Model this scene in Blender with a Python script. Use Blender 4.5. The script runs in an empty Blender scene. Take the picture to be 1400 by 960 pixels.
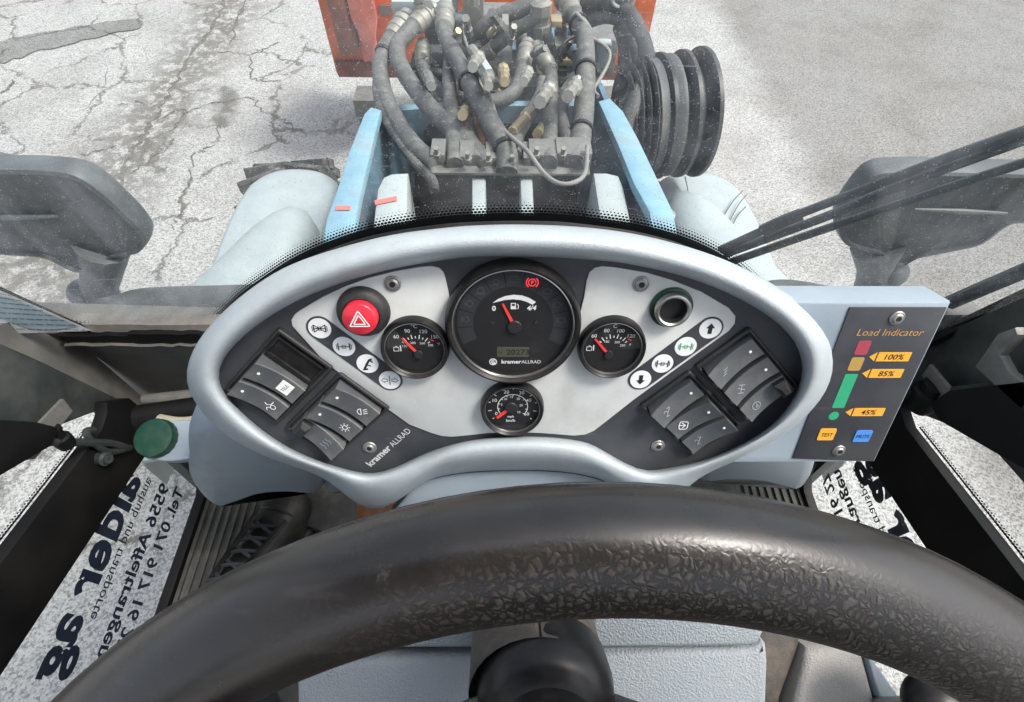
import bpy, bmesh, math, random
from mathutils import Vector, Matrix

random.seed(7)
SC = bpy.context.scene
COL = SC.collection
R_ = math.radians

# ------------------------------------------------------------------ camera
CAM_LOC = Vector((-0.0135, 0.0, 2.35))
FPX = 705.0                                   # focal length in photo pixels (1400 wide)
ROT = Matrix.Rotation(-R_(2.05), 3, 'Z') @ Matrix.Rotation(R_(35.0), 3, 'X') @ Matrix.Rotation(R_(1.68), 3, 'Z')
cam_data = bpy.data.cameras.new('camera')
cam_data.sensor_width = 36.0
cam_data.lens = 36.0 * FPX / 1400.0
cam_data.clip_start = 0.01
cam_data.clip_end = 2000.0
cam = bpy.data.objects.new('camera', cam_data)
COL.objects.link(cam)
cam.matrix_world = Matrix.Translation(CAM_LOC) @ ROT.to_4x4()
SC.camera = cam

# ------------------------------------------------------------------ sky, sun, exposure
SUN_EL, SUN_AZ = 58.0, 98.0                  # azimuth clockwise from +Y (straight ahead)
world = bpy.data.worlds.new('World')
SC.world = world
world.use_nodes = True
wn = world.node_tree
bg = wn.nodes['Background']
sky = wn.nodes.new('ShaderNodeTexSky')
sky.sky_type = 'NISHITA'
sky.sun_disc = False
sky.sun_elevation = R_(SUN_EL)
sky.sun_rotation = R_(SUN_AZ)
sky.dust_density = 4.0
sky.air_density = 1.0
sky.ozone_density = 1.0
hsv = wn.nodes.new('ShaderNodeHueSaturation')          # thin high cloud: the blue is washed out evenly
hsv.inputs['Saturation'].default_value = 0.45
wn.links.new(sky.outputs[0], hsv.inputs['Color'])
wn.links.new(hsv.outputs[0], bg.inputs[0])
bg.inputs[1].default_value = 0.15
sun_data = bpy.data.lights.new('sun', 'SUN')
sun_data.energy = 1.5
sun_data.angle = R_(14.0)
sun_data.color = (1.0, 0.95, 0.88)
sun = bpy.data.objects.new('sun', sun_data)
COL.objects.link(sun)
sdir = Vector((math.sin(R_(SUN_AZ)) * math.cos(R_(SUN_EL)), math.cos(R_(SUN_AZ)) * math.cos(R_(SUN_EL)), math.sin(R_(SUN_EL))))
sun.rotation_euler = sdir.to_track_quat('Z', 'Y').to_euler()
sun.location = (3, -3, 8)
SC.view_settings.view_transform = 'Standard'
SC.view_settings.look = 'None'
SC.view_settings.gamma = 1.0
SC.view_settings.use_curve_mapping = False
SC.view_settings.exposure = 1.15
SC.render.engine = 'CYCLES'
SC.cycles.use_denoising = True
SC.cycles.max_bounces = 8
SC.cycles.transparent_max_bounces = 16
SC.cycles.caustics_reflective = False
SC.cycles.caustics_refractive = False

# ------------------------------------------------------------------ measuring helpers (photo sight lines met with real planes)
def ray(x, y):
    return ROT @ Vector(((x - 700.0) / FPX, -(y - 480.0) / FPX, -1.0))
def on_plane(x, y, o, n):
    d = ray(x, y); n = Vector(n)
    return CAM_LOC + d * ((Vector(o) - CAM_LOC).dot(n) / d.dot(n))
def onx(x, y, X): return on_plane(x, y, (X, 0, 0), (1, 0, 0))
def ony(x, y, Y): return on_plane(x, y, (0, Y, 0), (0, 1, 0))
def onz(x, y, Z): return on_plane(x, y, (0, 0, Z), (0, 0, 1))
# instrument panel plane: origin at the centre of the big gauge, millimetre units, u right, v up the panel, w out of it
EL = R_(24.2)
DN = Vector((0, -math.cos(EL), math.sin(EL)))
DV = Vector((0, math.sin(EL), math.cos(EL)))
DU = Vector((1, 0, 0))
DO = Vector((0.0, 0.27675, 2.00074))
def D(u, v, w=0.0):
    return DO + DU * (u * .001) + DV * (v * .001) + DN * (w * .001)
def uv(x, y, w=0.0):
    p = on_plane(x, y, DO + DN * (w * .001), DN) - DO
    return p.dot(DU) * 1000, p.dot(DV) * 1000
MD = Matrix(((DU.x, DV.x, DN.x, 0), (DU.y, DV.y, DN.y, 0), (DU.z, DV.z, DN.z, 0), (0, 0, 0, 1)))
MD = Matrix.Translation(DO) @ MD @ Matrix.Diagonal((.001, .001, .001, 1))
def frame(o, x, y):
    x = Vector(x).normalized(); y = Vector(y); y = (y - x * y.dot(x)).normalized(); z = x.cross(y)
    m = Matrix(((x.x, y.x, z.x, o[0]), (x.y, y.y, z.y, o[1]), (x.z, y.z, z.z, o[2]), (0, 0, 0, 1)))
    return m

# ------------------------------------------------------------------ mesh builder
def catmull(pts, n=8, closed=False):
    P = [Vector(p) for p in pts]
    out = []
    m = len(P)
    rng = range(m if closed else m - 1)
    for i in rng:
        if closed:
            a, b, c, d = P[(i - 1) % m], P[i], P[(i + 1) % m], P[(i + 2) % m]
        else:
            b, c = P[i], P[i + 1]
            a = P[i - 1] if i else b * 2 - c
            d = P[i + 2] if i + 2 < m else c * 2 - b
        for k in range(n):
            t = k / n
            out.append(.5 * ((2 * b) + (c - a) * t + (2 * a - 5 * b + 4 * c - d) * t * t + (3 * b - a - 3 * c + d) * t ** 3))
    if not closed:
        out.append(P[-1])
    return out
def rrect(w, h, r, n=5, cx=0, cy=0):
    r = min(r, w / 2 - 1e-6, h / 2 - 1e-6)
    out = []
    for sx, sy, a0 in ((1, 1, 0), (-1, 1, 90), (-1, -1, 180), (1, -1, 270)):
        for k in range(n + 1):
            a = R_(a0 + 90 * k / n)
            out.append((cx + sx * (w / 2 - r) + r * math.cos(a), cy + sy * (h / 2 - r) + r * math.sin(a)))
    return out
def circ(r, n=32, cx=0, cy=0, a0=0, a1=360):
    if a1 - a0 == 360:
        return [(cx + r * math.cos(R_(a0 + 360 * k / n)), cy + r * math.sin(R_(a0 + 360 * k / n))) for k in range(n)]
    return [(cx + r * math.cos(R_(a0 + (a1 - a0) * k / n)), cy + r * math.sin(R_(a0 + (a1 - a0) * k / n))) for k in range(n + 1)]

class B:
    """collects shapes, in the coordinates of matrix M, for ONE mesh object"""
    def __init__(s, M=None):
        s.bm = bmesh.new(); s.M = M or Matrix.Identity(4)
        s.uvs = {}
    def v(s, p):
        p = Vector(p)
        if len(p) == 2: p = Vector((p[0], p[1], 0))
        return s.bm.verts.new(s.M @ p)
    def face(s, vs):
        try: return s.bm.faces.new(vs)
        except ValueError: return None
    def loft(s, loops, closed=True, cap0=False, cap1=False):
        L = [[s.v(p) for p in lp] for lp in loops]
        n = len(L[0])
        for a, b in zip(L, L[1:]):
            for i in range(n if closed else n - 1):
                j = (i + 1) % n
                s.face((a[i], a[j], b[j], b[i]))
        if cap0: s.face(list(reversed(L[0])))
        if cap1: s.face(L[-1])
        return s
    def prism(s, poly, z0, z1, bevel=0.0):
        P = [Vector((p[0], p[1])) for p in poly]
        if bevel:
            c = sum(P, Vector((0, 0))) / len(P)
            def inset(d):
                out = []
                n = len(P)
                area = sum(P[i].x * P[(i + 1) % n].y - P[(i + 1) % n].x * P[i].y for i in range(n))
                sg = 1 if area > 0 else -1
                for i in range(n):
                    e1 = (P[i] - P[i - 1]); e2 = (P[(i + 1) % n] - P[i])
                    n1 = Vector((-e1.y, e1.x)).normalized() * sg; n2 = Vector((-e2.y, e2.x)).normalized() * sg
                    m = n1 + n2
                    m = m.normalized() if m.length > 1e-9 else n1
                    out.append(P[i] + m * (d / max(.5, m.dot(n1))))
                return out
            sgn = 1 if z1 > z0 else -1
            i1, i2 = inset(bevel * .3), inset(bevel)
            loops = [[(p.x, p.y, z0) for p in P], [(p.x, p.y, z1 - sgn * bevel) for p in P], [(p.x, p.y, z1 - sgn * bevel * .3) for p in i1], [(p.x, p.y, z1) for p in i2]]
        else:
            loops = [[(p.x, p.y, z0) for p in P], [(p.x, p.y, z1) for p in P]]
        return s.loft(loops, True, True, True)
    def poly(s, pts, z=0.0):
        s.face([s.v((p[0], p[1], z)) for p in pts]); return s
    def box(s, c, d, rot=None):
        m = Matrix.Translation(Vector(c))
        if rot is not None: m = m @ rot.to_4x4()
        x, y, z = d[0] / 2, d[1] / 2, d[2] / 2
        V = [s.v(m @ Vector(p)) for p in ((-x, -y, -z), (x, -y, -z), (x, y, -z), (-x, y, -z), (-x, -y, z), (x, -y, z), (x, y, z), (-x, y, z))]
        for f in ((3, 2, 1, 0), (4, 5, 6, 7), (0, 1, 5, 4), (1, 2, 6, 5), (2, 3, 7, 6), (3, 0, 4, 7)):
            s.face([V[i] for i in f])
        return s
    def lathe(s, prof, o=(0, 0, 0), ax=(0, 0, 1), seg=32, cap0=False, cap1=False):
        ax = Vector(ax).normalized()
        t = Vector((1, 0, 0)) if abs(ax.x) < .9 else Vector((0, 1, 0))
        x = (t - ax * t.dot(ax)).normalized(); y = ax.cross(x); o = Vector(o)
        loops = [[o + ax * h + (x * math.cos(2 * math.pi * k / seg) + y * math.sin(2 * math.pi * k / seg)) * r for k in range(seg)] for r, h in prof]
        return s.loft(loops, True, cap0, cap1)
    def cyl(s, p0, p1, r0, r1=None, seg=16):
        p0, p1 = Vector(p0), Vector(p1)
        return s.lathe([(r0, 0), (r0 if r1 is None else r1, (p1 - p0).length)], p0, p1 - p0, seg, True, True)
    def tube(s, pts, r, seg=10, caps=True, flat=None):
        P = [Vector(p) for p in pts]
        rr = r if isinstance(r, (list, tuple)) else [r] * len(P)
        T = []
        for i in range(len(P)):
            a = P[max(0, i - 1)]; b = P[min(len(P) - 1, i + 1)]
            T.append((b - a).normalized())
        up = Vector((0, 0, 1)) if abs(T[0].z) < .9 else Vector((0, 1, 0))
        if flat is not None: up = Vector(flat[1])
        loops = []
        for i, p in enumerate(P):
            x = up.cross(T[i]).normalized(); y = T[i].cross(x).normalized(); up = y
            if flat is not None: x = Vector(flat[1]).cross(T[i]).normalized(); y = T[i].cross(x).normalized()
            fy = flat[0] if flat is not None else 1.0
            loops.append([p + x * rr[i] * math.cos(2 * math.pi * k / seg) + y * rr[i] * fy * math.sin(2 * math.pi * k / seg) for k in range(seg)])
        return s.loft(loops, True, caps, caps)
    def ball(s, c, r, seg=16, rings=10, sq=(1, 1, 1)):
        c = Vector(c)
        loops = []
        for i in range(1, rings):
            a = math.pi * i / rings
            loops.append([c + Vector((r * sq[0] * math.sin(a) * math.cos(2 * math.pi * k / seg), r * sq[1] * math.sin(a) * math.sin(2 * math.pi * k / seg), -r * sq[2] * math.cos(a))) for k in range(seg)])
        return s.loft(loops, True, True, True)
    def stroke(s, pts, w, z=0.0):
        """flat line of width w through 2-D points"""
        P = [Vector((p[0], p[1])) for p in pts]
        Ls, Rs = [], []
        for i in range(len(P)):
            a = P[max(0, i - 1)]; b = P[min(len(P) - 1, i + 1)]
            if (b - a).length < 1e-9: continue
            t = (b - a).normalized(); n = Vector((-t.y, t.x)) * (w / 2)
            Ls.append(P[i] + n); Rs.append(P[i] - n)
        lv = [s.v((p.x, p.y, z)) for p in Ls]; rv = [s.v((p.x, p.y, z)) for p in Rs]
        for i in range(len(lv) - 1):
            s.face((lv[i], rv[i], rv[i + 1], lv[i + 1]))
        return s
    def text(s, body, size, x=0, y=0, z=0.0, align='CENTER', bold=0.0, rot=0.0, sx=1.0, shear=0.0, mirror=False):
        cu = bpy.data.curves.new('t', 'FONT')
        cu.body = body; cu.size = size; cu.align_x = align; cu.resolution_u = 3
        cu.offset = bold; cu.shear = shear
        ob = bpy.data.objects.new('t', cu)
        me = bpy.data.meshes.new_from_object(ob)
        ca, sa = math.cos(R_(rot)), math.sin(R_(rot))
        vs = []
        for q in me.vertices:
            px, py = q.co.x * sx * (-1 if mirror else 1), q.co.y
            vs.append(s.v((x + px * ca - py * sa, y + px * sa + py * ca, z)))
        for p in me.polygons:
            s.face([vs[i] for i in p.vertices])
        bpy.data.objects.remove(ob); bpy.data.meshes.remove(me); bpy.data.curves.remove(cu)
        return s
    def build(s, name, mat, parent=None, smooth=40, fix=True):
        bm = s.bm
        if fix: bmesh.ops.recalc_face_normals(bm, faces=bm.faces)
        lo = Vector((min(v.co.x for v in bm.verts), min(v.co.y for v in bm.verts), min(v.co.z for v in bm.verts)))
        hi = Vector((max(v.co.x for v in bm.verts), max(v.co.y for v in bm.verts), max(v.co.z for v in bm.verts)))
        c = Vector(((lo.x + hi.x) / 2, (lo.y + hi.y) / 2, lo.z))
        bmesh.ops.translate(bm, verts=bm.verts, vec=-c)
        me = bpy.data.meshes.new(name)
        bm.to_mesh(me); bm.free()
        if smooth:
            me.polygons.foreach_set('use_smooth', [True] * len(me.polygons))
            me.set_sharp_from_angle(angle=R_(smooth))
        if mat: me.materials.append(mat)
        return place(bpy.data.objects.new(name, me), c, parent)

WL = {}
def place(ob, w, parent=None):
    COL.objects.link(ob)
    WL[ob.name] = Vector(w)
    if parent is not None:
        ob.parent = parent; ob.location = Vector(w) - WL[parent.name]
    else:
        ob.location = w
    return ob
def tag(o, label=None, cat=None, group=None, kind=None):
    if label: o['label'] = label
    if cat: o['category'] = cat
    if group: o['group'] = group
    if kind: o['kind'] = kind
    return o
def thing(name, w, label, cat, group=None):
    o = place(bpy.data.objects.new(name, None), w)
    o.empty_display_size = .05
    return tag(o, label, cat, group)
def copy_part(src, w, parent):
    o = src.copy()
    o.name = src.name.split('.')[0]
    return place(o, w, parent)

# ------------------------------------------------------------------ materials
def nodes(name):
    m = bpy.data.materials.new(name); m.use_nodes = True
    nt = m.node_tree
    return m, nt, nt.nodes['Principled BSDF'], nt.nodes['Material Output']
def N(nt, kind, **kw):
    n = nt.nodes.new(kind)
    for k, v in kw.items():
        if k.startswith('i_'):
            key = k[2:]
            key = int(key) if key.isdigit() else key.replace('_', ' ')
            n.inputs[key].default_value = v
        else: setattr(n, k, v)
    return n
def ramp(nt, a, b, ca=(0, 0, 0, 1), cb=(1, 1, 1, 1)):
    r = nt.nodes.new('ShaderNodeValToRGB')
    r.color_ramp.elements[0].position = a; r.color_ramp.elements[0].color = ca
    r.color_ramp.elements[1].position = b; r.color_ramp.elements[1].color = cb
    return r
def math_(nt, op, a, b=None, clamp=False):
    n = nt.nodes.new('ShaderNodeMath'); n.operation = op; n.use_clamp = clamp
    for i, x in enumerate((a, b)):
        if x is None: continue
        if isinstance(x, (int, float)): n.inputs[i].default_value = x
        else: nt.links.new(x, n.inputs[i])
    return n.outputs[0]
def mixc(nt, fac, a, b):
    n = nt.nodes.new('ShaderNodeMix'); n.data_type = 'RGBA'
    for sock, x in ((n.inputs['Factor'], fac), (n.inputs['A'], a), (n.inputs['B'], b)):
        if isinstance(x, (int, float)): sock.default_value = x
        elif isinstance(x, tuple): sock.default_value = (x[0], x[1], x[2], 1)
        else: nt.links.new(x, sock)
    return n.outputs['Result']
def mulc(nt, fac, a, b):
    n = nt.nodes.new('ShaderNodeMix'); n.data_type = 'RGBA'; n.blend_type = 'MULTIPLY'
    nt.links.new(fac, n.inputs['Factor']); nt.links.new(a, n.inputs['A']); n.inputs['B'].default_value = (*b, 1)
    return n.outputs['Result']
def pm(name, col, rough=.5, metal=0.0, var=.12, vscale=12.0, dirt=0.0, dirtcol=(.22, .19, .15), dscale=9.0, bump=0.0, bscale=600.0, speck=0.0, spec=.5, coat=0.0, emit=0.0, scr=0.0):
    m, nt, p, out = nodes(name)
    co = N(nt, 'ShaderNodeTexCoord').outputs['Object']
    n1 = N(nt, 'ShaderNodeTexNoise', i_Scale=vscale, i_Detail=6.0, i_Roughness=.6)
    nt.links.new(co, n1.inputs['Vector'])
    dark = tuple(c * (1 - var) for c in col); lite = tuple(min(1, c * (1 + var)) for c in col)
    c = mixc(nt, ramp_out(nt, n1.outputs['Fac'], .3, .7), dark, lite)
    rgh = None
    if dirt > 0:
        n2 = N(nt, 'ShaderNodeTexNoise', i_Scale=dscale, i_Detail=9.0, i_Roughness=.68)
        nt.links.new(co, n2.inputs['Vector'])
        f = math_(nt, 'MULTIPLY', ramp_out(nt, n2.outputs['Fac'], .42, .72), dirt)
        c = mixc(nt, f, c, dirtcol)
        rgh = math_(nt, 'ADD', math_(nt, 'MULTIPLY', f, .35), rough, True)
    if speck > 0:
        n3 = N(nt, 'ShaderNodeTexNoise', i_Scale=420.0, i_Detail=2.0)
        nt.links.new(co, n3.inputs['Vector'])
        c = mixc(nt, math_(nt, 'MULTIPLY', ramp_out(nt, n3.outputs['Fac'], .62, .72), speck), c, (.45, .43, .4))
    if scr > 0:
        mp = N(nt, 'ShaderNodeMapping'); mp.inputs['Scale'].default_value = (30, 400, 60); mp.inputs['Rotation'].default_value = (.3, .4, .9)
        nt.links.new(co, mp.inputs['Vector'])
        n4 = N(nt, 'ShaderNodeTexNoise', i_Scale=1.0, i_Detail=3.0)
        nt.links.new(mp.outputs[0], n4.inputs['Vector'])
        c = mixc(nt, math_(nt, 'MULTIPLY', ramp_out(nt, n4.outputs['Fac'], .68, .74), scr), c, tuple(min(1, q * 1.8 + .05) for q in col))
    nt.links.new(c, p.inputs['Base Color'])
    p.inputs['Roughness'].default_value = rough
    if rgh is not None: nt.links.new(rgh, p.inputs['Roughness'])
    p.inputs['Metallic'].default_value = metal
    p.inputs['Specular IOR Level'].default_value = spec
    p.inputs['Coat Weight'].default_value = coat
    if emit:
        p.inputs['Emission Color'].default_value = (*col, 1); p.inputs['Emission Strength'].default_value = emit
    if bump > 0:
        nb = N(nt, 'ShaderNodeTexNoise', i_Scale=bscale, i_Detail=3.0)
        nt.links.new(co, nb.inputs['Vector'])
        bn = N(nt, 'ShaderNodeBump', i_Strength=bump, i_Distance=.002)
        nt.links.new(nb.outputs['Fac'], bn.inputs['Height'])
        nt.links.new(bn.outputs[0], p.inputs['Normal'])
    return m
def ramp_out(nt, sock, a, b):
    n = nt.nodes.new('ShaderNodeMapRange'); n.interpolation_type = 'SMOOTHSTEP'
    n.inputs['From Min'].default_value = a; n.inputs['From Max'].default_value = b
    nt.links.new(sock, n.inputs['Value'])
    return n.outputs['Result']
def flat(name, col, rough=.55, emit=0.0):
    return pm(name, col, rough, var=.05, vscale=60, emit=emit)

M = {}
M['ring'] = pm('blue_grey_plastic', (.41, .46, .485), .34, var=.06, dirt=.45, dirtcol=(.25, .255, .25), dscale=11, bump=.28, bscale=800, speck=.12, scr=.10)
M['cover'] = pm('blue_grey_cover', (.29, .35, .40), .42, var=.05, dirt=.3, dirtcol=(.25, .25, .25), dscale=11, bump=.15, bscale=900)
M['grain'] = pm('grained_grey_plastic', (.27, .305, .33), .5, var=.05, dirt=.3, dirtcol=(.32, .29, .25), dscale=7, bump=.75, bscale=520)
M['anthra'] = pm('anthracite_panel', (.040, .044, .052), .42, var=.15, dirt=.25, dirtcol=(.13, .12, .11), dscale=16, bump=.12, bscale=1400, scr=.25)
M['plate'] = pm('silver_white_plate', (.61, .63, .62), .42, var=.05, dirt=.32, dirtcol=(.36, .33, .28), dscale=18, bump=.05, bscale=900)
M['black'] = pm('black_gloss_plastic', (.008, .008, .009), .34, spec=.3, var=.2, dirt=.2, dirtcol=(.12, .10, .08), dscale=22)
M['blackm'] = pm('black_matt_plastic', (.018, .018, .019), .55, var=.2, dirt=.25, dirtcol=(.12, .11, .1), dscale=15, bump=.2, bscale=900)
M['rocker'] = pm('rocker_grey', (.080, .087, .094), .40, var=.08, dirt=.4, dirtcol=(.22, .2, .17), dscale=40, bump=.15, bscale=1500)
M['dial'] = pm('dial_black', (.010, .010, .011), .6, var=.1)
M['cell'] = flat('dial_cell_grey', (.030, .032, .036), .5)
M['white'] = flat('print_white', (.78, .80, .80))
M['ink'] = flat('print_black', (.012, .012, .014))
M['inkgrey'] = flat('print_grey', (.30, .32, .34))
M['chrome'] = pm('chrome_rim', (.55, .54, .52), .28, metal=1.0, var=.1, dirt=.4, dscale=60)
M['steel'] = pm('dull_steel', (.46, .45, .43), .42, metal=.85, var=.2, dirt=.45, dscale=50)
M['needle'] = flat('needle_red', (.75, .05, .045), .4, emit=.12)
M['hub'] = pm('needle_hub', (.022, .022, .024), .5)
M['redlit'] = flat('lit_red_symbol', (1.0, .04, .06), .4, emit=.5)
M['red'] = pm('red_button', (.72, .025, .05), .3, var=.08, dirt=.12, dscale=60)
M['lcd'] = flat('lcd_olive', (.085, .088, .06), .35)
M['green_dk'] = pm('green_plastic', (.004, .042, .024), .4, var=.2, dirt=.35, dirtcol=(.08, .11, .07), dscale=45)
M['green_print'] = flat('print_green', (.03, .36, .18))
M['orange_print'] = flat('print_orange', (.85, .40, .04))
M['amber_print'] = flat('print_amber', (.42, .27, .07))
M['red_print'] = flat('print_red', (.36, .05, .08))
M['blue_print'] = flat('print_blue', (.07, .27, .72))
M['navy'] = flat('sticker_navy', (.006, .012, .035))
M['navyblue'] = flat('sticker_blue', (.01, .09, .24))
M['cab'] = pm('cab_dark_metal', (.030, .038, .038), .45, var=.25, dirt=.45, dirtcol=(.12, .12, .11), dscale=8, bump=.12, bscale=300, scr=.2)
M['cabblack'] = pm('cab_black_trim', (.0035, .0035, .004), .6, var=.2, dirt=.03, spec=.25)
M['wallmetal'] = pm('scuffed_grey_wall', (.14, .138, .13), .5, var=.25, dirt=.5, dirtcol=(.20, .18, .15), dscale=12, bump=.2, bscale=250)
M['sill'] = pm('weathered_sill', (.20, .185, .165), .65, var=.3, vscale=20, dirt=.6, dirtcol=(.14, .12, .10), dscale=25, bump=.4, bscale=200)
M['mat'] = pm('rubber_mat', (.060, .060, .056), .7, var=.25, dirt=.8, dirtcol=(.17, .16, .14), dscale=11, bump=.4, bscale=180)
M['rust'] = pm('rusty_floor', (.20, .085, .035), .75, var=.4, vscale=40, dirt=.5, dirtcol=(.09, .05, .03), dscale=30, bump=.5, bscale=150)
M['leather'] = pm('boot_leather', (.010, .010, .010), .38, var=.3, dirt=.5, dirtcol=(.10, .09, .08), dscale=14, bump=.4, bscale=260)
M['sole'] = pm('boot_sole', (.028, .026, .024), .7, dirt=.7, dirtcol=(.22, .18, .12), dscale=18, bump=.4)
M['cloth'] = pm('work_trousers', (.03, .035, .045), .9, bump=.5, bscale=700)
M['columnb'] = pm('dusty_column', (.050, .043, .038), .6, var=.3, dirt=.95, dirtcol=(.20, .165, .13), dscale=9, bump=.3, bscale=500)
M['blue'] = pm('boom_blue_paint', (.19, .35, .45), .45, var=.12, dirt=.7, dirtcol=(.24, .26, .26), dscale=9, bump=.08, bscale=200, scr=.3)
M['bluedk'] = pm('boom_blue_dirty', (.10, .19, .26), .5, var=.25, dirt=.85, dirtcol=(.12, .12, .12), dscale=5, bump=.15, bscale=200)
M['fender'] = pm('fender_pale_grey', (.34, .39, .405), .45, var=.05, dirt=.3, dirtcol=(.36, .37, .36), dscale=7, scr=.15)
M['pale'] = pm('pale_grey_paint', (.38, .425, .43), .5, var=.08, dirt=.5, dirtcol=(.25, .25, .24), dscale=12, scr=.3)
M['orange'] = pm('orange_paint', (.66, .14, .035), .5, var=.2, vscale=6, dirt=.75, dirtcol=(.20, .065, .04), dscale=4, bump=.15, bscale=100, scr=.25)
M['orange2'] = pm('worn_red_paint', (.60, .17, .12), .55, var=.2, dirt=.35, dirtcol=(.25, .1, .07), dscale=8)
M['hose'] = pm('hydraulic_hose', (.095, .095, .093), .62, var=.18, vscale=30, dirt=.6, dirtcol=(.25, .245, .225), dscale=34, bump=.3, bscale=380)
M['hosedk'] = pm('dark_rubber_hose', (.038, .038, .039), .55, var=.2, dirt=.75, dirtcol=(.17, .165, .155), dscale=12, bump=.3, bscale=380)
M['fit'] = pm('zinc_fitting', (.30, .295, .27), .5, metal=.45, var=.2, dirt=.6, dirtcol=(.2, .17, .12), dscale=30)
M['brass'] = pm('brassy_fitting', (.38, .31, .19), .45, metal=.5, var=.2, dirt=.6, dirtcol=(.2, .17, .12), dscale=30)
M['block'] = pm('grimy_steel_block', (.20, .20, .19), .55, metal=.3, var=.25, dirt=.8, dirtcol=(.10, .09, .08), dscale=14, bump=.2, bscale=150)
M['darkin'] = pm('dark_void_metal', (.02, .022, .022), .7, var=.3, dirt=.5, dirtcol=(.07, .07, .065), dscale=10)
M['tyre'] = pm('tyre_rubber', (.035, .034, .033), .75, var=.2, dirt=.9, dirtcol=(.27, .26, .24), dscale=9, bump=.3, bscale=120)
M['disc'] = pm('black_disc_rubber', (.024, .024, .025), .42, var=.2, dirt=.55, dirtcol=(.13, .13, .13), dscale=8, scr=.5)
M['discgrey'] = pm('grey_drum', (.10, .105, .11), .5, var=.2, dirt=.5, dscale=8, scr=.5)
M['mirror'] = pm('mirror_housing', (.075, .084, .088), .42, var=.15, dirt=.6, dirtcol=(.17, .18, .18), dscale=6, bump=.15, bscale=400, scr=.25)
M['wiper'] = pm('wiper_black', (.045, .055, .062), .5, var=.15, dirt=.5, dirtcol=(.16, .17, .18), dscale=10, scr=.2)
M['cable'] = pm('grey_cable', (.20, .20, .19), .55, dirt=.6, dscale=30)
M['greyplastic'] = pm('speckled_grey_console', (.34, .33, .315), .6, var=.1, dirt=.35, dirtcol=(.3, .28, .25), dscale=6, bump=.7, bscale=420, speck=.5)

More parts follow.
